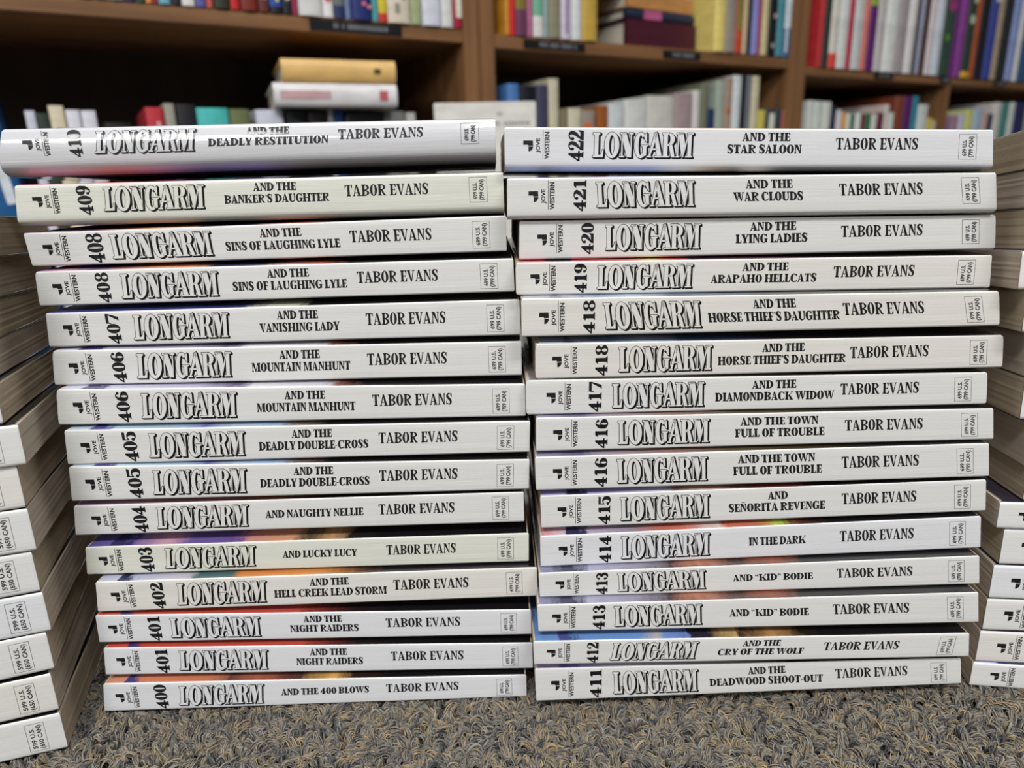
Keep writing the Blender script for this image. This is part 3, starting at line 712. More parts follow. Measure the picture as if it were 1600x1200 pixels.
arts = {}
stack_info = {}
for side, rows in enumerate((BOOKS_L, BOOKS_R)):
    info = []
    for r in rows:
        A, B_, hit = pose(r[1]); c = r[1]
        zt = [hit(c[0], c[1])[2], hit(c[2], c[3])[2]]; zb = [hit(c[6], c[7])[2], hit(c[4], c[5])[2]]
        info.append([A, B_, hit, zt, zb])
    for i in range(3):
        if rows[i][0] in EXT[side]:
            g_ = min(info[i][4][0] - info[i + 1][3][0], info[i][4][1] - info[i + 1][3][1]) - .0003
            v_ = min(g_, EXT[side][rows[i][0]])
            RB[side][rows[i][0]] = (RB[side][rows[i][0]][0], max(v_, .00091))
    for i in range(1, len(info)):                      # nothing may sink into the book above
        up = info[i - 1]; ext = RB[side].get(rows[i - 1][0], (0, 0))[1]
        ext = ext if ext > .0009 else 0
        for e_ in (0, 1):
            lim = up[4][e_] - ext - 0.00008
            if info[i][3][e_] > lim:
                d = info[i][3][e_] - lim
                if ext: info[i][3][e_] = lim
                else: info[i][3][e_] -= d * .5; up[4][e_] += d * .5
    seen = set()
    for i, r in enumerate(rows):
        num, c, titles, auth, ser, fig = r
        A, B_, hit, zt, zb = info[i]
        rt, rb = RB[side].get(num, (.0008, .00088)); ext = rb if rb > .0009 else 0.0
        P0 = A.copy(); P0[2] = zb[0]
        P1 = B_.copy(); P1[2] = zb[1]
        if i == len(rows) - 1:
            P0[2] = max(P0[2], .0005); P1[2] = max(P1[2], .0005)
        hL, hR = zt[0] - P0[2], zt[1] - P1[2]
        pitch = {'410': math.radians(2.6), '422': math.radians(1.0), '409': math.radians(.5)}.get(num, 0)
        if num == '410':
            g_ = min(zb[0] - info[1][3][0], zb[1] - info[1][3][1]) - ext
            pitch = math.asin((g_ + .0008 + .106 * math.sin(math.radians(.5)) - .0002) / .106)
        L = float(np.linalg.norm(P1 - P0))
        M = frame(P0, P1 - P0, pitch)
        root = empty('paperback_book', M)
        dup_ = [x[0] for x in rows].count(num) > 1
        first = num not in seen; seen.add(num)
        if dup_: lb = '%s of the two white paperbacks numbered %s, %s' % ('upper' if first else 'lower', num, COLW[num])
        else: lb = 'white paperback numbered %s, %s, %s in its stack' % (num, COLW[num], ORD[i])
        tag(root, lb, 'book', 'white western paperbacks in the %s front stack' % ('left' if side == 0 else 'right'))
        if num not in arts: arts[num] = art_mat(ART[num], num not in ('409', '408', '421'))
        si = SPI.get(num, 1)
        cr = (.0016 if i in (3, 5, 6) else .0009, .0014 if (side == 1 and i in (2, 4, 5, 6)) else .0008)
        inv = np.array(M.inverted())
        lo_ = lambda x, y: (inv @ np.append(hit(x, y), 1))
        k4 = [lo_(c[j], c[j + 1]) for j in (0, 2, 4, 6)]
        sk = (float((k4[0][0] - k4[3][0]) / (k4[0][2] - k4[3][2])), float((k4[1][0] - k4[2][0]) / (k4[1][2] - k4[2][2])))
        bul = .0005 if num == '410' else 0.0
        paperback(root, L, .106, hL, hR, rt, rb, SPINE[si], arts[num], PAGES[i % 2], cr, bulge=bul, fan=(.0008 if i else 0), ext=ext, seed=i + 40 * side, sk=sk)
        yl, yr = (c[1] + c[7]) / 2, (c[3] + c[5]) / 2; xl, xr = (c[0] + c[6]) / 2, (c[2] + c[4]) / 2
        def lx(x):
            p = hit(x, yl + (yr - yl) * (x - xl) / (xr - xl)); return float((inv @ np.append(p, 1))[0]) * (L / LEN)
        H = lambda x: hL + (hR - hL) * x / L
        yo = -0.00005
        sh0 = SHEAR.get(num, 0) + (-.09 if side == 1 and i == 4 else 0)
        shf = lambda x: sh0 + (sk[0] + (sk[1] - sk[0]) * x / L)
        # series title
        x0, x1 = lx(ser[0]), lx(ser[1]); h = H((x0 + x1) / 2); sh = shf((x0 + x1) / 2)
        me_ = SERIES[si].copy(); o = bpy.data.objects.new('series_lettering', me_); link(o, root)
        zb_, zt_ = h * .13, h * .86
        w_ = (x1 - x0) / 3.82; hh = (zt_ - zb_) / 1.05
        me_.transform(Matrix(((w_, 0, sh * hh, x0), (0, 1, 0, yo + .00005), ((hR - hL) / L * w_ * .5, 0, hh, zb_ + hh * .05), (0, 0, 0, 1))))
        # figure
        x0, x1 = lx(fig[0]), lx(fig[1]); h = H(x0)
        V, Fa = word(num, .31, .085, .05, .02)
        flat('issue_number', [(fit(V, (x0, x1, h * .06, h * .92), True), Fa)], INK, root, yo)
        pub_mark(root, x0 - .0001, H(x0)).location.y = yo + .00005
        # title
        parts = []
        rows_v = [(.13, .37), (.47, .72)] if len(titles) == 2 else [(.35, .60)]
        for (tx, a, b_), (v0, v1) in zip(titles, rows_v):
            x0, x1 = lx(a), lx(b_); h = H(x0); sh = shf((x0 + x1) / 2)
            V, Fa = word(tx, .28, .10, .07)
            parts.append((fit(V, (x0, x1, h * (1 - v1), h * (1 - v0)), shear=sh, cap=(0, 1)), Fa))
        flat('title_lettering', parts, INK, root, yo)
        x0, x1 = lx(auth[0]), lx(auth[1]); h = H(x0); sh = shf((x0 + x1) / 2)
        V, Fa = word('TABOR EVANS', .20, .07, .07, .045)
        va, vb = (.27, .60)
        flat('author_lettering', [(fit(V, (x0, x1, h * (1 - vb), h * (1 - va)), shear=sh, cap=(0, 1)), Fa)], INK, root, yo)
        price_box(root, L, hR, shear=shf(L)).location.y = yo + .00005
        if bul:                                        # print follows the rounded spine
            for ch in list(root.children):
                if ch.name.split('.')[0] in ('cover', 'page_block'): continue
                me_ = ch.data.copy(); ch.data = me_
                for q_ in range(len(me_.materials)):
                    if me_.materials[q_].name.startswith(('black_ink', 'thin')): me_.materials[q_] = INK_GLOSS
                bm = bmesh.new(); bm.from_mesh(me_)
                for k in range(1, 16):
                    bmesh.ops.bisect_plane(bm, geom=bm.verts[:] + bm.edges[:] + bm.faces[:], plane_co=(0, 0, hL * k / 16), plane_no=(0, 0, 1))
                for v_ in bm.verts:
                    h_ = H(v_.co.x) - .0005; u = min(1, max(0, (v_.co.z) / h_))
                    v_.co.y -= bul * 4 * u * (1 - u) + .00003
                bm.to_mesh(me_); bm.free()
        if num == '410':                               # price box printed on the back cover too
            r_ = []
            for a, b_, c_, d_ in ((.142, .160, .004, .0042), (.142, .1422, .004, .016), (.160, .1602, .004, .016)):
                r_.append((a, b_, c_, d_))
            vs = []; fs = []
            for a, b_, c_, d_ in r_ + [(.1450 + k * .0014, .1450 + k * .0014 + (.0004 if k % 3 else .0009), .006, .015) for k in range(10)]:
                n0 = len(vs); vs += [(a, c_, -ext - .00006), (b_, c_, -ext - .00006), (b_, d_, -ext - .00006), (a, d_, -ext - .00006)]; fs.append((n0, n0 + 3, n0 + 2, n0 + 1))
            vs = [(v_[0], v_[1] + rb * 1.6, v_[2]) for v_ in vs]
            mesh('back_cover_print', vs, fs, INK, root)

# ------------------------------------------------------------------ the stacks at both sides
def side_stack(corners, D, yaw, right_end, group, us, can, where, fan):
    n = len(corners)
    c_, s_ = math.cos(yaw), math.sin(yaw)
    pos = []
    for (x, yb, yt) in corners:
        v = ray(x, yb); v = v * (D / v[1]); w = ray(x, yt); w = w * (D / w[1])
        pos.append([v + CAM, (w + CAM)[2]])
    side_art = art_mat([(0, (45, 42, 60)), (.3, (60, 50, 70)), (.6, K), (1, K)])
    side_art2 = art_mat([(0, (190, 185, 230)), (.04, (190, 185, 230)), (.06, (60, 55, 100)), (.2, (130, 130, 160)), (1, K)])
    for i in range(n):                                 # from the bottom up
        P, zt = pos[i]
        if i == 0: P[2] = 0.0005
        else: P[2] = max(pos[i - 1][1] + .0002, P[2] - .002)
        if i < n - 1: zt = max(min(zt, pos[i + 1][0][2] + .0004), pos[i + 1][0][2] - .0009)
        zt = max(zt, P[2] + .0085); zt = min(zt, P[2] + .0165)
        pos[i][1] = zt
        yw = yaw + math.radians(((i * 7) % 5 - 2) * .8 * max(0, 1 - i / 9))
        X = np.array([math.cos(yw), math.sin(yw), 0])
        P0 = P - X * LEN if right_end else P
        root = empty('paperback_book', frame(P0, X, i * fan / .106))
        od = ['bottom', 'second from the bottom', 'third from the bottom', 'fourth from the bottom', 'fifth from the bottom', 'sixth from the bottom', 'seventh from the bottom', 'eighth from the bottom',
              'ninth from the bottom', 'tenth from the bottom', 'eleventh from the bottom', 'twelfth from the bottom', 'thirteenth from the bottom', 'fourteenth from the bottom', 'fifteenth from the bottom']
        o_ = 'topmost' if i == n - 1 else od[i]
        tag(root, 'white paperback %s in the stack cut by the %s picture edge' % (o_, where), 'book', group)
        h = zt - P[2]
        si = [1, 2, 1, 0, 1][i % 5]
        paperback(root, LEN, .106, h, h, .0014, .0014, SPINE[si], side_art if (i % 4 or right_end) else side_art2, PAGES[(i + 1) % 2], (.0012, .0012), fan=fan + .00025, seed=100 + i)
        price_box(root, LEN, h, us, can)
        if not right_end:
            pub_mark(root, .0225, h)
        V, Fa = word('TABOR EVANS', .20, .07, .07, .045)
        flat('author_lettering', [(fit(V, (.114, .1425, h * .4, h * .73)), Fa)], INK, root, -0.00005)
CL = [(104, 1158, 1106), (91, 1103, 1051), (84, 1039, 990), (80, 984, 936), (63, 922, 873), (57, 858, 802), (40, 791, 739), (41, 724, 669), (5, 660, 602),
      (-24, 606, 546), (-38, 545, 480), (-52, 478, 408), (-60, 405, 332)]
side_stack(CL, .223, math.radians(19), True, 'white paperbacks in the far left stack', '599 U.S.', '(650 CAN)', 'left', .0005)
CR = [(1511, 1088, 1040), (1524, 1032, 987), (1535, 983, 944), (1545, 933, 892), (1561, 880, 831), (1557, 824, 774), (1598, 785, 735), (1602, 727, 660), (1595, 648, 592),
      (1606, 588, 530), (1598, 515, 457), (1591, 450, 392), (1612, 388, 326), (1622, 320, 262), (1632, 256, 190)]
side_stack(CR, .243, math.radians(-7), False, 'white paperbacks in the far right stack', '699 U.S.', '(799 CAN)', 'right', .0008)

# ------------------------------------------------------------------ carpet
m_base, t, b = nmat('carpet_backing', (0.02, 0.018, 0.016, 1), 0.95, 0.1)
v = mapped(t, (260, 260, 260))
vo = N(t, 'ShaderNodeTexVoronoi'); vo.inputs['Scale'].default_value = 1; t.links.new(v, vo.inputs['Vector'])
rc = ramp(t, vo.outputs['Color'], [(0.2, hexc(58, 56, 54)), (0.45, hexc(104, 97, 86)), (0.6, hexc(82, 82, 82)), (0.8, hexc(118, 104, 82))])
t.links.new(rc, b.inputs['Base Color'])
bump(t, b, vo.outputs['Distance'], 1.0, 0.003)
v, f = boxd(-3.0, 3.5, -2.5, 4.5, -0.03, -0.0052)
fl = mesh('floor', v, f, m_base); tag(fl, kind='structure')

m_yarn, t, b = nmat('carpet_yarn', (0.1, 0.09, 0.08, 1), 0.8, 0.2)
oi = N(t, 'ShaderNodeObjectInfo')
at = N(t, 'ShaderNodeAttribute', attribute_name='fib')
mm = N(t, 'ShaderNodeMath', operation='MULTIPLY_ADD'); mm.inputs[1].default_value = .42
sb = N(t, 'ShaderNodeMath', operation='MULTIPLY'); sb.inputs[1].default_value = .58
t.links.new(oi.outputs['Random'], sb.inputs[0]); t.links.new(at.outputs['Fac'], mm.inputs[0]); t.links.new(sb.outputs[0], mm.inputs[2])
rc = ramp(t, mm.outputs[0], [(0.12, hexc(30, 30, 38)), (0.25, hexc(84, 84, 84)), (0.38, hexc(132, 124, 108)), (0.48, hexc(84, 86, 90)), (0.58, hexc(160, 138, 102)), (0.68, hexc(92, 86, 76)), (0.78, hexc(138, 136, 130)), (0.88, hexc(60, 58, 60))])
t.links.new(rc, b.inputs['Base Color'])
b.inputs['Sheen Weight'].default_value = 0.15

tuft_col = bpy.data.collections.new('tufts')
def tuft(seed):
    r = random.Random(seed)
    vs, fs, col = [], [], []
    span = r.uniform(.0032, .0048); hgt = r.uniform(.0036, .0052); lean = r.uniform(-.001, .001)
    for k in range(20):
        ox, oy, oz = r.gauss(0, .00042), r.gauss(0, .00060), r.gauss(0, .00035)
        rad = r.uniform(.00014, .00026); tone = min(1, max(0, r.gauss(.5, .24)))
        ph = r.uniform(0, 6.28); tw = r.choice((1, 1, 1.4)) * 3.2
        stray = r.random() < .12
        n = 9; ring0 = len(vs); cps = []
        for i in range(n + 1):
            u = i / n; a = math.pi * u
            x = -math.cos(a) * span * .5 + ox + math.cos(ph + tw * u) * .00035
            y = oy + math.sin(ph + tw * u) * .0005 + lean * math.sin(a)
            z = math.sin(a) * hgt * (1 + oz * 120) + oz - .0048
            if stray and u > .5: x += (u - .5) * .003; z += (u - .5) * .003
            cps.append(np.array([x, y, z]))
        for i, p in enumerate(cps):
            tdir = cps[min(i + 1, n)] - cps[max(i - 1, 0)]; tdir /= np.linalg.norm(tdir) + 1e-9
            s_ = np.cross(tdir, [0, 1, 0.01]); s_ /= np.linalg.norm(s_) + 1e-9; u_ = np.cross(s_, tdir)
            for k2 in range(4):
                a = math.pi / 2 * k2
                vs.append(p + (s_ * math.cos(a) + u_ * math.sin(a)) * rad); col.append(tone)
        for i in range(n):
            for k2 in range(4):
                a = ring0 + i * 4 + k2; b_ = ring0 + i * 4 + (k2 + 1) % 4
                fs.append((a, b_, b_ + 4, a + 4))
    me = bpy.data.meshes.new('tuft'); me.from_pydata([tuple(p) for p in vs], [], fs); me.materials.append(m_yarn)
    at_ = me.attributes.new('fib', 'FLOAT', 'POINT'); at_.data.foreach_set('value', col)
    me.polygons.foreach_set('use_smooth', [True] * len(fs)); me.update()
    o = bpy.data.objects.new('tuft', me); tuft_col.objects.link(o)
for k in range(9): tuft(k)
r = random.Random(5)
pts = []
sp = .0036
y = -.04
line = 0
while y < .60:
    x = -.60 + (line % 2) * sp * .5
    while x < .66:
        pts.append((x + r.uniform(-1, 1) * .0009, y + r.uniform(-1, 1) * .0009, 0)); x += sp
    y += sp * .8; line += 1
me = bpy.data.meshes.new('carpet_pile'); me.from_pydata(pts, [], []); me.materials.append(m_yarn); me.update()
pile = bpy.data.objects.new('carpet_pile', me); link(pile)
tag(pile, 'mottled grey and tan looped carpet pile in front of the book stacks', 'carpet', kind='stuff')
ng = bpy.data.node_groups.new('pile', 'GeometryNodeTree')
ng.interface.new_socket('Geometry', in_out='INPUT', socket_type='NodeSocketGeometry')
ng.interface.new_socket('Geometry', in_out='OUTPUT', socket_type='NodeSocketGeometry')
gi = ng.nodes.new('NodeGroupInput'); go = ng.nodes.new('NodeGroupOutput')
ip = ng.nodes.new('GeometryNodeInstanceOnPoints')
ci = ng.nodes.new('GeometryNodeCollectionInfo'); ci.inputs['Collection'].default_value = tuft_col
ci.inputs['Separate Children'].default_value = True; ci.inputs['Reset Children'].default_value = True
ip.inputs['Pick Instance'].default_value = True
rv = ng.nodes.new('FunctionNodeRandomValue'); rv.data_type = 'FLOAT_VECTOR'
rv.inputs[0].default_value = (-.6, -.6, 0); rv.inputs[1].default_value = (.6, .6, 6.283)
rs = ng.nodes.new('FunctionNodeRandomValue'); rs.data_type = 'FLOAT'; rs.inputs[2].default_value = .8; rs.inputs[3].default_value = 1.25; rs.inputs['Seed'].default_value = 3
ri = ng.nodes.new('FunctionNodeRandomValue'); ri.data_type = 'INT'; ri.inputs[4].default_value = 0; ri.inputs[5].default_value = 8; ri.inputs['Seed'].default_value = 7
e2 = ng.nodes.new('FunctionNodeEulerToRotation')
L_ = ng.links.new
L_(gi.outputs[0], ip.inputs['Points']); L_(ci.outputs[0], ip.inputs['Instance'])
L_(ri.outputs[2], ip.inputs['Instance Index']); L_(rv.outputs[0], e2.inputs[0]); L_(e2.outputs[0], ip.inputs['Rotation']); L_(rs.outputs[1], ip.inputs['Scale'])
L_(ip.outputs[0], go.inputs[0])
pile.modifiers.new('pile', 'NODES').node_group = ng

# ------------------------------------------------------------------ bookcase behind
AB = math.radians(30)
Y0 = 1.10; X0 = -.029 * Y0 * 1.0
SX = np.array([math.cos(AB), math.sin(AB), 0]); SN = np.array([-math.sin(AB), math.cos(AB), 0])     # along the shelves / into them
BO = np.array([X0, Y0, 0])
def on_case(x, y, dep=0.0):
    """(s, z) of the point of the shelf front plane seen at a pixel"""
    v = ray(x, y); p = v * (((BO + SN * dep - CAM * [1, 1, 0]) @ SN) / (v @ SN)) + CAM
    return float((p - BO) @ SX), float(p[2])
BE = [-.98, 0, on_case(1250, 60)[0], 2.1]; SD = on_case(1484, 132)[0]; BTS = [.018, .019, .016, .016]; ZD = [0, -.004, -.014, -.014]; BT = .024; DEP = .25
MC = Matrix(((SX[0], SN[0], 0, BO[0]), (SX[1], SN[1], 0, BO[1]), (0, 0, 1, 0), (0, 0, 0, 1)))
ZU = on_case(735, 68)[1]            # underside of the upper shelf
ZL = ZU - .315                      # top of the lower shelf

def wood(name, a, c, sc=(3, 3, 60)):
    m, t, b = nmat(name, a, 0.5, 0.3)
    n = noise(t, mapped(t, sc), 1, 5, .6)
    t.links.new(ramp(t, n, [(0.3, c), (0.65, a)]), b.inputs['Base Color'])
    bump(t, b, n, .15, .0005)
    return m
W_H = wood('walnut_board', hexc(138, 100, 66), hexc(104, 72, 46), (2.5, 40, 60))
W_V = wood('walnut_upright', hexc(138, 100, 66), hexc(104, 72, 46), (60, 40, 2.5))
W_B = wood('walnut_back', hexc(60, 44, 34), hexc(44, 32, 24), (20, 40, 2.5))
for k in range(3):
    s0, s1 = BE[k], BE[k + 1]; BAY = s1 - s0; SB = BTS[k]
    root = empty('bookcase', MC @ Matrix.Translation((s0, 0, 0)))
    where = ['leftmost bay, behind the left book stack', 'second bay, behind the right book stack', 'third and farthest bays at the right'][k]
    tag(root, 'dark brown wooden bookcase, %s' % where, 'bookcase', 'brown bookcase units along the back')
    bevbox('upright', 0, BT, 0, DEP, -.005, 2.0, W_V, root)
    bevbox('upright', BAY - BT - .0015, BAY - .0015, 0, DEP, -.005, 2.0, W_V, root)
    for nm, z in (('base_shelf', ZL - SB), ('shelf_board', ZU + ZD[k]), ('shelf_board', ZU + BT + .34), ('shelf_board', ZU + BT * 2 + .68), ('top_board', 2.0 - BT - .001)):
        bevbox(nm, BT + .0004, BAY - BT - .0019, .0005, DEP - .01, z, z + SB, W_H, root)
    if ZL - BT > .02: bevbox('kick_board', BT + .0004, BAY - BT - .0019, .02, .035, -.004, ZL - BT - .001, W_H, root)
    if k == 2: bevbox('divider', SD - .007 - s0, SD + .007 - s0, 0.001, DEP - .01, ZL + .0003, ZU + ZD[2] - .0003, W_V, root)
    bevbox('back_panel', BT, BAY - BT - .0015, DEP - .009, DEP, .01, 1.99, W_B, root)

bgm = {}
def cloth(c, rough=.45):
    key = tuple(c)
    if key not in bgm:
        m, t, b = nmat('book_cover_%d' % len(bgm), hexc(*c), rough, .4)
        n = noise(t, mapped(t, (30, 30, 90)), 1, 3)
        a = hexc(*c); t.links.new(ramp(t, n, [(0.3, tuple(x * .8 for x in a[:3]) + (1,)), (.65, a)]), b.inputs['Base Color'])
        bgm[key] = m
    return bgm[key]
NAMES = []
def shelf_book(sa, sb, z0, z1, dep, c, label, group, c2=None, split=.5, marks=(), lean=0.0, setback=0.0, rnds=.0012, cat_='book'):
    """upright book between sa and sb; c2 = colour of the lower or upper part of the spine"""
    w = sb - sa - .0012; h = z1 - z0
    root = empty('hardcover_book', MC @ Matrix.Translation((sa + .0006, setback, z0)) @ Matrix.Rotation(lean, 4, 'Y'))
    tag(root, label, cat_, group)
    t_ = .0022 if w > .012 else .001
    # boards and rounded back in one folded shell
    n = 6; out = []
    for k in range(n + 1):
        a = math.pi * k / n
        out.append((w / 2 - math.cos(a) * w / 2, -math.sin(a) * min(.004, w * .16)))
    P = [(0, dep)] + out + [(w, dep)]
    Q = [(t_, dep)] + [(t_ + (w - 2 * t_) * k / n, t_) for k in range(n + 1)] + [(w - t_, dep)]
    zs = [0, h * split, h] if c2 else [0, h]
    vs, fs, mi = [], [], []
    m = len(P)
    for z in zs:
        vs += [(p[0], p[1], z) for p in P] + [(p[0], p[1], z) for p in Q]
    for l in range(len(zs) - 1):
        o0, o1 = l * 2 * m, (l + 1) * 2 * m
        for j in range(m - 1):
            fs.append((o0 + j, o0 + j + 1, o1 + j + 1, o1 + j)); mi.append(0 if l or not c2 else 1)
            fs.append((o0 + m + j, o1 + m + j, o1 + m + j + 1, o0 + m + j + 1)); mi.append(0)
        for j in (0, m - 1):
            fs.append((o0 + j, o1 + j, o1 + m + j, o0 + m + j)); mi.append(0)
    for o0 in (0, (len(zs) - 1) * 2 * m):
        for j in range(m - 1): fs.append((o0 + j, o0 + j + 1, o0 + m + j + 1, o0 + m + j)); mi.append(0)
    cov = mesh('cover', vs, fs, [cloth(c), cloth(c2 or c)], root, False, mi)
    bm = bmesh.new(); bm.from_mesh(cov.data); bmesh.ops.recalc_face_normals(bm, faces=bm.faces[:]); bm.to_mesh(cov.data); bm.free()
    v, f = boxd(t_ + .0002, w - t_ - .0002, t_ + .0006, dep - .003, .002, h - .003)
    mesh('page_block', v, f, PAGEW, root)
    yb = -min(.004, w * .16) - .0004
    for (u0, u1, v0, v1, mc, shape) in marks:
        if shape == 'disc':
            cx, cz, rr = w * (u0 + u1) / 2, h * (v0 + v1) / 2, w * (u1 - u0) / 2
            pts = [(cx + rr * math.cos(a), yb, cz + rr * math.sin(a)) for a in [i * math.tau / 14 for i in range(14)]]
            mesh('spine_emblem', pts, [tuple(range(14))], cloth(mc), root)
        else:
            v, f = boxd(w * u0, w * u1, yb, yb + .0005, h * v0, h * v1)
            mesh('spine_print', v, f, cloth(mc), root)
    return root

# x range at the shelf, colour, name, extra
def row(items, yfun, z0, group, shelf, bay, tall=None, dep=.15):
    cur = None
    kb = ['leftmost', 'second', 'third', 'farthest'].index(bay)
    bay_lo, bay_hi = BE[min(kb, 2)] + BT + .001, BE[min(kb, 2) + 1] - BT - .003
    if kb == 2: bay_hi = SD if shelf == 'upper' else SD - .0075
    if kb == 3: bay_lo = SD + .0003 if shelf == 'upper' else SD + .0075
    if shelf == 'upper': z0 = ZU + ZD[kb] + BTS[kb]
    for i, it in enumerate(items):
        xa, xb, top, c, nm = it[:5]; kw = it[5] if len(it) > 5 else {}
        sb_ = kw.get('setback', 0.0)
        yy = yfun((xa + xb) / 2)
        sa, _ = on_case(xa, yy, sb_); sb, _ = on_case(xb, yy, sb_)
        sa = max(sa, bay_lo); sb = min(sb, bay_hi)
        if cur is not None and sb_ == 0: sa = max(sa, cur)
        if sb - sa < .004: sb = min(sa + .005, bay_hi)
        if sb - sa < .003: continue
        if sb_ == 0: cur = sb
        if top is None: z1 = z0 + (kw.get('h') or (tall(i)))
        else: z1 = on_case((xa + xb) / 2, top, sb_)[1]
        k2 = {k: v for k, v in kw.items() if k not in ('h', 'd', 'dep', 'q')}
        L_n = items[i - 1][4] if i else None
        R_n = items[i + 1][4] if i < len(items) - 1 else None
        rel = ('between %s and %s ones' % (L_n, R_n)) if L_n and R_n else ('at its left end' if not L_n else 'at its right end')
        lb = '%s book on %s shelf, %s bay, %s' % (nm, shelf, bay, rel)
        NAMES.append(lb)
        shelf_book(sa, sb, z0 + .0003, z1, kw.get('dep', dep), c, lb, group, **k2)

Z1 = ZU + BT
Wt, Gy = (222, 222, 226), (150, 150, 150)
tallf = lambda i: .205 + ((i * 37) % 11) * .005
dyl = lambda x: 2 + (x - 170) * .072
row([
 (120, 148, None, (150, 120, 90), 'tan'), (148, 172, None, (205, 200, 190), 'off-white'), (172, 194, None, (140, 135, 150), 'grey lilac'), (194, 212, None, (62, 44, 88), 'dark purple'), (212, 228, None, (48, 78, 62), 'bottle green'),
 (228, 238, None, (232, 150, 70), 'bright orange'), (238, 248, None, (150, 40, 56), 'maroon'), (248, 268, None, (110, 170, 190), 'light blue'), (268, 284, None, (28, 28, 32), 'black'),
 (284, 306, None, (225, 220, 215), 'white'), (306, 323, None, (90, 90, 160), 'violet blue', dict(marks=[(.1, .9, .05, .08, (220, 220, 225), 'bar')])), (323, 334, None, (195, 85, 75), 'coral'), (334, 360, None, (46, 50, 36), 'dark olive'),
 (360, 376, None, (190, 35, 35), 'scarlet'), (376, 404, None, (120, 40, 26), 'rust brown'), (404, 422, None, (95, 45, 40), 'brown', dict(marks=[(.15, .85, .06, .3, (205, 150, 140), 'bar')])),
 (422, 442, None, (40, 80, 165), 'royal blue', dict(c2=(25, 25, 30), split=.03, marks=[(.5, .75, .05, .2, (225, 215, 110), 'bar')])), (442, 457, None, (30, 32, 40), 'charcoal', dict(marks=[(.3, .8, .07, .14, (200, 205, 190), 'bar')])),
 (457, 467, None, (150, 40, 80), 'magenta'), (467, 505, None, (215, 215, 215), 'wide white', dict(marks=[(.25, .6, .09, .14, (95, 105, 110), 'disc')])), (505, 522, None, (232, 230, 230), 'red dotted white', dict(marks=[(.15, .85, .08, .12, (225, 50, 55), 'disc')])),
 (522, 540, None, (110, 115, 112), 'slate', dict(c2=(40, 50, 95), split=.06)), (540, 549, None, (110, 130, 170), 'steel blue'),
 (549, 582, None, (32, 46, 110), 'wide navy', dict(marks=[(.5, .7, .07, .10, (225, 120, 130), 'disc'), (.75, .95, .06, .08, (225, 130, 140), 'disc')])), (582, 592, None, (80, 160, 165), 'teal'),
 (592, 606, None, (215, 195, 50), 'yellow', dict(c2=(200, 55, 45), split=.05)), (606, 642, None, (215, 205, 188), 'wide cream', dict(marks=[(.3, .5, .05, .10, (150, 145, 130), 'bar'), (.65, .75, .12, .18, (120, 115, 105), 'bar')])),
 (642, 660, None, (160, 172, 130), 'sage green'), (660, 690, None, (212, 214, 228), 'pale lilac'), (690, 708, None, (218, 220, 216), 'greyish white'), (708, 733, None, (165, 30, 62), 'crimson', dict(marks=[(.3, .95, .05, .9, (222, 222, 205), 'bar')]))],
 dyl, Z1, 'books on the upper shelf of the leftmost bay', 'upper', 'leftmost', tallf)
dy2 = lambda x: 50 + (x - 790) * .094
row([
 (790, 796, None, (215, 150, 50), 'amber'), (796, 806, None, (205, 45, 50), 'red'), (806, 824, None, (130, 115, 50), 'olive purple', dict(c2=(105, 60, 90), split=.14)), (824, 833, None, (180, 105, 140), 'mauve pink'),
 (833, 849, None, (120, 180, 150), 'minty', dict(c2=(222, 220, 215), split=.12)), (849, 857, None, (150, 170, 175), 'pale teal'), (857, 876, None, (140, 136, 112), 'khaki grey'), (876, 893, None, (205, 200, 215), 'lilac white', dict(marks=[(.4, .6, .03, .3, (130, 90, 140), 'bar')])),
 (893, 908, None, (218, 222, 222), 'cold white'), (908, 933, None, (196, 162, 72), 'mustard')],
 dy2, Z1, 'books on the upper shelf of the second bay', 'upper', 'second', tallf)
dy3 = lambda x: 82 + (x - 1104) * .078
row([
 (1114, 1131, None, (228, 208, 120), 'pale yellow'), (1131, 1147, None, (150, 140, 130), 'warm grey'), (1147, 1158, None, (195, 80, 50), 'green topped orange', dict(c2=(190, 70, 45), split=.1, marks=[(.1, .6, .15, .9, (100, 140, 60), 'bar')])),
 (1158, 1165, None, (205, 185, 150), 'sand'), (1165, 1172, None, (45, 52, 48), 'dark green'), (1172, 1182, None, (140, 140, 205), 'lavender'), (1182, 1187, None, (165, 50, 65), 'thin crimson'), (1187, 1197, None, (205, 195, 150), 'cream yellow'),
 (1197, 1210, None, (20, 20, 24), 'jet black', dict(marks=[(.3, .7, .05, .08, (170, 170, 170), 'disc'), (.4, .8, .24, .27, (200, 170, 160), 'disc')])), (1210, 1222, None, (75, 140, 155), 'sea blue'), (1222, 1238, None, (205, 215, 220), 'white-blue', dict(c2=(70, 105, 150), split=.2, marks=[(.1, .4, .03, .2, (225, 230, 235), 'bar')]))],
 dy3, Z1, 'books on the upper shelf of the second bay, right of the lying pile', 'upper', 'second', tallf)
dy4 = lambda x: 93 + (x - 1270) * .12
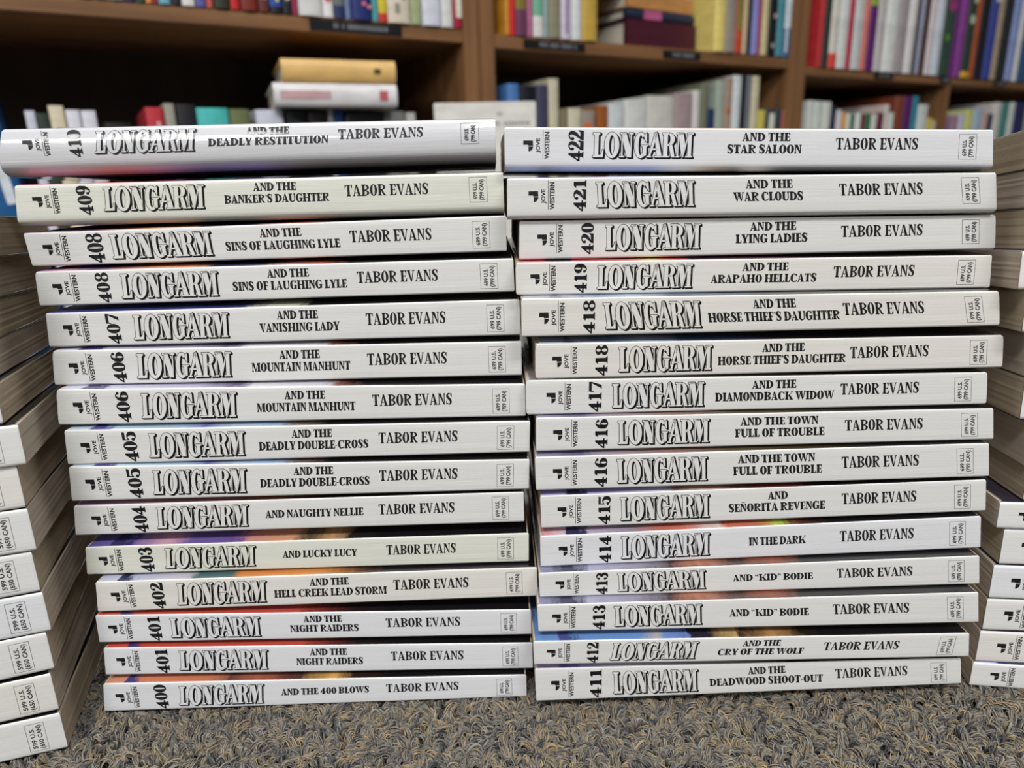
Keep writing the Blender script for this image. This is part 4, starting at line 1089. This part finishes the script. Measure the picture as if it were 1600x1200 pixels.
row([
 (1276, 1283, None, (190, 50, 55), 'red'), (1283, 1293, None, (40, 52, 48), 'blackish green'), (1293, 1306, None, (215, 210, 200), 'red footed white', dict(c2=(215, 75, 65), split=.1)), (1306, 1320, None, (215, 220, 215), 'plain white'),
 (1320, 1328, None, (180, 45, 75), 'crimson'), (1328, 1342, None, (200, 206, 204), 'silver grey'), (1342, 1351, None, (215, 125, 115), 'salmon'), (1351, 1363, None, (140, 175, 60), 'lime purple', dict(c2=(90, 30, 105), split=.45)),
 (1363, 1376, None, (195, 188, 190), 'dove grey'), (1376, 1394, None, (228, 230, 226), 'bright white'), (1394, 1410, None, (165, 158, 160), 'mid grey'), (1410, 1422, None, (224, 222, 220), 'chalk white'), (1422, 1428, None, (60, 52, 70), 'thin dark'), (1428, 1434, None, (160, 165, 185), 'blue grey'),
 (1434, 1442, None, (70, 40, 40), 'dark brown'), (1442, 1452, None, (215, 205, 208), 'blush white'), (1452, 1464, None, (205, 212, 225), 'ice white'), (1464, 1481, None, (50, 75, 62), 'floral green', dict(marks=[(.1, .8, .48, .62, (160, 60, 120), 'disc'), (.1, .5, .25, .35, (95, 150, 50), 'disc')]))],
 dy4, Z1, 'books on the upper shelf of the third bay', 'upper', 'third', lambda i: .25 + ((i * 5) % 4) * .004)
dy5 = lambda x: 118 + (x - 1485) * .12
row([
 (1489, 1499, None, (130, 60, 140), 'purple', dict(h=.255)), (1499, 1512, None, (46, 62, 52), 'dark green', dict(h=.25, c2=(222, 170, 40), split=.05, marks=[(.3, .8, .58, .68, (200, 205, 170), 'disc'), (.1, .7, .42, .52, (180, 200, 170), 'disc')])), (1512, 1519, None, (170, 80, 40), 'burnt orange', dict(h=.245)),
 (1519, 1532, None, (25, 25, 32), 'black', dict(h=.22)), (1532, 1545, None, (60, 72, 150), 'cobalt', dict(h=.228, marks=[(.3, .95, .7, .95, (205, 212, 220), 'bar')])), (1545, 1553, None, (170, 150, 125), 'tan', dict(h=.215)),
 (1553, 1567, None, (38, 40, 42), 'charcoal', dict(h=.22)), (1567, 1579, None, (140, 155, 205), 'pale blue', dict(h=.205)), (1579, 1586, None, (220, 218, 215), 'white', dict(h=.205)), (1586, 1600, None, (50, 85, 125), 'denim blue', dict(h=.21)), (1600, 1615, None, (150, 50, 60), 'dark red', dict(h=.21))],
 dy5, Z1, 'books on the upper shelf of the farthest bay', 'upper', 'farthest')
# lower shelf, heads of the books
GL = 'books on the lower shelf of the %s bay'
row([
 (40, 58, 173, (205, 208, 222), 'bluish white'), (58, 78, 177, (48, 62, 52), 'dark green'), (78, 104, 165, (218, 208, 180), 'cream', dict(marks=[(.15, .95, .84, .9, (130, 70, 40), 'disc')])), (104, 128, 172, (222, 222, 232), 'white'),
 (128, 153, 173, (220, 220, 230), 'second white', dict(marks=[(.4, .65, .86, .9, (90, 100, 90), 'disc')])), (160, 205, 192, (30, 26, 28), 'low black'), (228, 258, 168, (190, 55, 65), 'red', dict(marks=[(.55, .75, .82, .93, (205, 170, 165), 'bar')])), (258, 276, 162, (160, 158, 145), 'grey'),
 (276, 308, 163, (34, 34, 38), 'black', dict(marks=[(.6, .95, .84, .9, (205, 110, 45), 'disc'), (.2, .45, .84, .89, (150, 150, 150), 'disc')])), (308, 359, 169, (80, 190, 185), 'turquoise'), (359, 392, 171, (105, 115, 75), 'olive green', dict(marks=[(.15, .85, .80, .88, (155, 60, 110), 'disc')])),
 (400, 444, 172, (205, 208, 222), 'pale grey'), (446, 480, 174, (24, 22, 26), 'cyan marked black', dict(marks=[(.25, .95, .86, .93, (60, 160, 200), 'bar')])), (480, 512, 174, (45, 40, 44), 'dark grey'), (513, 522, 172, (205, 208, 212), 'thin white'), (522, 538, 172, (40, 80, 150), 'blue'),
 (540, 600, 176, (50, 50, 56), 'wide dark'), (600, 632, 174, (160, 162, 160), 'mid grey'), (634, 650, 176, (205, 205, 200), 'small white'), (655, 690, 200, (60, 50, 46), 'low brown')],
 lambda x: 190, ZL, GL % 'leftmost', 'lower', 'leftmost', dep=.14)
row([
 (793, 812, 131, (80, 125, 185), 'sky blue'), (812, 838, 134, (24, 26, 36), 'black'), (838, 857, 133, (66, 66, 90), 'slate blue'), (857, 873, 123, (205, 198, 172), 'tall cream'), (875, 887, 170, (130, 122, 95), 'olive'),
 (887, 908, 169, (205, 200, 175), 'short cream'), (908, 930, 172, (150, 140, 130), 'stone', dict(marks=[(.1, .6, .86, .92, (215, 110, 60), 'bar'), (.1, .9, .75, .83, (130, 110, 140), 'bar')])), (932, 950, 165, (150, 85, 35), 'chestnut'), (950, 975, 162, (205, 210, 212), 'light grey'),
 (975, 1010, 156, (212, 214, 212), 'white', dict(marks=[(.65, .95, .7, .82, (140, 185, 60), 'bar')])), (1010, 1052, 150, (205, 204, 196), 'ivory'), (1052, 1080, 146, (165, 145, 148), 'mauve', dict(marks=[(.02, .6, .5, .78, (205, 45, 45), 'bar')])), (1081, 1092, 141, (215, 210, 208), 'thin white'),
 (1093, 1104, 130, (118, 122, 100), 'moss'), (1104, 1116, 170, (32, 52, 95), 'short navy'), (1116, 1130, 126, (160, 172, 160), 'sage'), (1130, 1142, 122, (165, 140, 125), 'taupe', dict(marks=[(.2, .8, .76, .86, (180, 95, 40), 'disc')])), (1142, 1155, 118, (210, 218, 220), 'white tall'), (1155, 1163, 116, (20, 24, 34), 'black tall'),
 (1163, 1171, 118, (110, 115, 125), 'steel grey'), (1171, 1183, 119, (205, 196, 165), 'parchment'), (1184, 1195, 172, (200, 190, 85), 'yellow'), (1196, 1202, 170, (60, 78, 88), 'slate'), (1202, 1210, 177, (215, 215, 200), 'eggshell'), (1210, 1221, 170, (52, 66, 72), 'blue grey'), (1221, 1234, 172, (200, 105, 98), 'salmon')],
 lambda x: 190, ZL, GL % 'second', 'lower', 'second', dep=.15)
row([
 (1261, 1270, 157, (205, 210, 205), 'first white'), (1270, 1284, 158, (200, 208, 200), 'second white'), (1284, 1297, 159, (208, 210, 205), 'third white'), (1298, 1306, 166, (34, 38, 66), 'navy'), (1306, 1315, 172, (210, 208, 215), 'lilac white'), (1315, 1322, 176, (215, 155, 70), 'orange'),
 (1322, 1329, 177, (215, 215, 205), 'ivory'), (1329, 1336, 178, (50, 110, 85), 'green'), (1336, 1345, 177, (220, 222, 220), 'clean white'), (1345, 1352, 180, (110, 35, 55), 'maroon'), (1352, 1361, 178, (45, 110, 75), 'emerald'), (1361, 1370, 178, (212, 212, 200), 'off-white'), (1370, 1380, 176, (95, 35, 50), 'burgundy'),
 (1380, 1388, 163, (210, 196, 190), 'tall blush'), (1388, 1396, 176, (205, 212, 208), 'short white'), (1396, 1410, 150, (125, 62, 44), 'red brown'), (1410, 1423, 150, (85, 30, 98), 'purple'), (1423, 1432, 150, (45, 130, 150), 'teal'), (1432, 1448, 163, (205, 214, 210), 'mint white'), (1449, 1457, 184, (205, 180, 75), 'yellow'), (1457, 1463, 188, (190, 180, 160), 'sand')],
 lambda x: 185, ZL, GL % 'third', 'lower', 'third', dep=.15)
row([
 (1487, 1497, 180, (150, 120, 140), 'mauve'), (1497, 1507, 178, (190, 190, 205), 'lilac grey'), (1507, 1520, 172, (200, 205, 120), 'yellow patched', dict(c2=(150, 170, 190), split=.82)), (1520, 1534, 170, (165, 185, 205), 'light blue'), (1534, 1543, 176, (190, 160, 150), 'dusty pink'),
 (1543, 1551, 178, (40, 44, 80), 'navy'), (1551, 1562, 160, (205, 200, 195), 'white'), (1562, 1574, 160, (70, 130, 125), 'sea green'), (1574, 1583, 160, (200, 205, 200), 'pale'), (1583, 1600, 160, (38, 42, 88), 'dark blue'), (1600, 1620, 165, (150, 150, 150), 'grey')],
 lambda x: 185, ZL, GL % 'farthest', 'lower', 'farthest', dep=.15)

# the blue leaning book at the far left of the lower shelf and its green neighbour
sa, zt_ = on_case(6, 133, -.02)
bl = shelf_book(sa - .028, sa + .010, ZL + .0003, zt_ - .002, .16, (24, 84, 140), 'tall dark blue book with white lettering leaning at far left, lower shelf', GL % 'leftmost', lean=math.radians(-6), setback=-.008,
                marks=[(.2, .38, .55, .82, (205, 215, 225), 'bar'), (.55, .8, .50, .82, (215, 222, 230), 'bar')])
sx, _ = on_case(-6, 300, 0)
shelf_book(sx - .075, sx - .047, ZL + .0003, ZL + .17, .14, (60, 120, 60), 'green book left of the tall blue leaning book', GL % 'leftmost', c2=(110, 120, 110), split=.3)

# books lying flat on top of a row
def lying(sa, sb, z0, z1, dep, c, label, group, turn=0.0, y0=0.0, marks=(), round_=True, c2=None):
    L = sb - sa; h = z1 - z0
    root = empty('hardcover_book', MC @ Matrix.Translation((sa, y0, z0)) @ Matrix.Rotation(turn, 4, 'Z'))
    tag(root, label, 'book', group)
    n = 8; t_ = .0025
    P = [(dep, 0)] + [((.006 * (1 - math.sin(math.pi * k / n)) if round_ else 0) , h * (1 - math.cos(math.pi * k / n)) / 2) for k in range(n + 1)] + [(dep, h)]
    Q = [(dep, t_)] + [(.0085, t_ + (h - 2 * t_) * k / n) for k in range(n + 1)] + [(dep, h - t_)]
    m = len(P); vs, fs = [], []
    for x in (0, L): vs += [(x, p[0], p[1]) for p in P] + [(x, p[0], p[1]) for p in Q]
    o1 = 2 * m
    for j in range(m - 1):
        fs += [(j, j + 1, o1 + j + 1, o1 + j), (m + j, m + j + 1, o1 + m + j + 1, o1 + m + j), (j, j + 1, m + j + 1, m + j), (o1 + j, o1 + j + 1, o1 + m + j + 1, o1 + m + j)]
    for j in (0, m - 1): fs.append((j, o1 + j, o1 + m + j, m + j))
    cov = mesh('cover', vs, fs, cloth(c), root)
    bm = bmesh.new(); bm.from_mesh(cov.data); bmesh.ops.recalc_face_normals(bm, faces=bm.faces[:]); bm.to_mesh(cov.data); bm.free()
    v, f = boxd(.003, L - .003, .0088, dep - .004, t_ + .0003, h - t_ - .0003)
    mesh('page_block', v, f, PAGEW, root)
    for u0, u1, v0, v1, mc in marks:
        v, f = boxd(L * u0, L * u1, -.0006, .003, h * v0, h * v1)
        mesh('spine_print', v, f, cloth(mc), root)
    return root
def span(xa, xb, yt, yb, dep=0):
    sa, _ = on_case(xa, (yt + yb) / 2, dep); sb, _ = on_case(xb, (yt + yb) / 2, dep)
    return sa, sb, on_case((xa + xb) / 2, yb, dep)[1], on_case((xa + xb) / 2, yt, dep)[1]
turn = -math.radians(9)
sa, sb, z0, z1 = span(432, 632, 145, 171, -.03)
top_row = max(on_case(x, y)[1] for x, y in ((422, 172), (463, 174), (496, 174), (530, 172), (616, 174)))
z0 = top_row + .001
lying(sa, sa + (sb - sa) * .92, z0, z0 + .028, .15, (222, 220, 222), 'white book lying flat across the lower row, under a tan book', 'books lying on the lower shelf row', turn, -.02, marks=[(.05, .45, .35, .65, (200, 160, 165)), (.85, .92, .3, .7, (190, 90, 100))])
lying(sa + .012, sa + (sb - sa) * .92, z0 + .0285, z0 + .0555, .15, (222, 182, 112), 'tan yellow book lying flat on top of a white lying book', 'books lying on the lower shelf row', turn, -.022, marks=[(.8, .86, .4, .62, (70, 60, 40))])
# pile on the upper shelf of the second bay
g = 'books lying in a pile on the upper shelf'
tn = math.radians(2)
sa, sb, _, _ = span(998, 1110, 45, 78)
zz = ZU + ZD[1] + BTS[1] + .0004
lying(sa, sb, zz, zz + .044, .15, (72, 22, 40), 'thick dark maroon book lying at the bottom of the pile', g, tn, .03, round_=False); zz += .0445
lying(sa - .002, sb - .004, zz, zz + .017, .15, (38, 44, 66), 'thin navy book with a pink patch lying in the pile', g, tn, .03, marks=[(.25, .5, .1, .9, (185, 90, 135))]); zz += .0175
lying(sa + .002, sb - .006, zz, zz + .024, .15, (190, 135, 78), 'orange tan book lying in the pile above the navy one', g, tn + .03, .03, round_=False); zz += .0245
lying(sa - .06, sb - .04, zz, zz + .03, .15, (222, 222, 218), 'white book on top of the lying pile', g, tn + .05, .03)

# large white hardcover standing in front of the case
v = ray(677, 160); v2 = ray(838, 158)
p0 = v * (.93 / v[1]) + CAM; p1 = v2 * (.93 / v2[1]) + CAM
zt_ = (p0[2] + p1[2]) / 2
Mx = frame(np.array([p0[0], .93, 0.0]), [1, 0.06, 0])
root = empty('hardcover_book', Mx)
tag(root, 'large white hardcover standing front out before the bookcase, its grey title near the top', 'book')
wW = float(p1[0] - p0[0])
bevbox('front_cover', 0, wW, 0, .003, 0, zt_, cloth((218, 216, 210)), root, .0012)
bevbox('back_cover', 0, wW, .033, .036, 0, zt_, cloth((218, 216, 210)), root, .0012)
bevbox('spine', 0, .003, .0031, .0329, 0, zt_, cloth((214, 212, 206)), root, .0008)
bevbox('page_block', .0034, wW - .004, .0034, .0326, .003, zt_ - .004, PAGEW, root, .0008)
gt = cloth((150, 148, 145))
lt = []
rr_ = random.Random(2)
for zc, xs_, hh in ((zt_ - .014, (.62, .68), .0035), (zt_ - .025, (.22, .94), .005)):
    x = wW * xs_[0]
    while x < wW * xs_[1]:
        w_ = rr_.uniform(.0015, .0035)
        n0 = len(lt); lt.append(boxd(x, x + w_, -.0003, .0002, zc - hh / 2, zc + hh / 2)); x += w_ + .0013 + (0.004 if rr_.random() < .12 else 0)
vs, fs = [], []
for v_, f_ in lt:
    n0 = len(vs); vs += v_; fs += [tuple(i + n0 for i in f) for f in f_]
mesh('cover_lettering', vs, fs, gt, root)
v = ray(757, 196); v = v * (.90 / v[1]) + CAM

# black label strips on the shelf edge
lab_m, t, b = nmat('label_black', hexc(22, 22, 24), .35)
lab_w = cloth((118, 122, 128))
for xa, xb, yc, ht, bay_, txt in ((484, 628, 49, .013, 'leftmost', True), (818, 914, 69, .012, 'second', True), (1036, 1094, 88, .012, 'second bay right part', False), (1366, 1396, 115, .012, 'third', False), (1468, 1486, 124, .012, 'third bay far end', False), (1552, 1570, 136, .012, 'farthest', False)):
    sa, z_ = on_case(xa, yc - (xb - xa) * .035); sb, _ = on_case(xb, yc + (xb - xa) * .035)
    zc = ZU + ZD[{'l': 0, 's': 1, 't': 2, 'f': 3}[bay_[0]]] + .0092
    root = empty('shelf_label', MC @ Matrix.Translation((sa, 0, zc)))
    tag(root, 'small black shelf label strip on the upper shelf edge, %s bay' % bay_.replace(' bay', ''), 'label', 'black labels on the shelf edge')
    v_, f_ = boxd(0, sb - sa, -.0008, .0004, -ht / 2, ht / 2)
    mesh('strip', v_, f_, lab_m, root)
    if True:
        w_ = sb - sa; x = w_ * .25; vs, fs = [], []; r2 = random.Random(int(xa))
        while x < w_ * .82:
            a = r2.uniform(.0018, .0035)
            v_, f_ = boxd(x, x + a, -.0011, -.0007, -.0028, .0028); n0 = len(vs); vs += v_; fs += [tuple(i + n0 for i in f) for f in f_]
            x += a + .0012 + (.004 if r2.random() < .15 else 0)
        mesh('label_lettering', vs, fs, lab_w, root)

# wall behind the bookcases
mw, t, b = nmat('painted_wall', hexc(170, 165, 155), .9, .2)
nn_ = noise(t, mapped(t, (40, 40, 40)), 1, 3)
bump(t, b, nn_, .1, .001)
v_, f_ = boxd(-2, 3.8, DEP + .02, DEP + .12, -.005, 2.7)
wl = mesh('wall_back', v_, f_, mw); wl.matrix_world = MC; tag(wl, kind='structure')
from collections import Counter
dupl = [k for k, n in Counter(o.get('label') for o in SC.objects if o.get('label')).items() if n > 1]
if dupl: print('DUPLICATE LABELS', dupl)
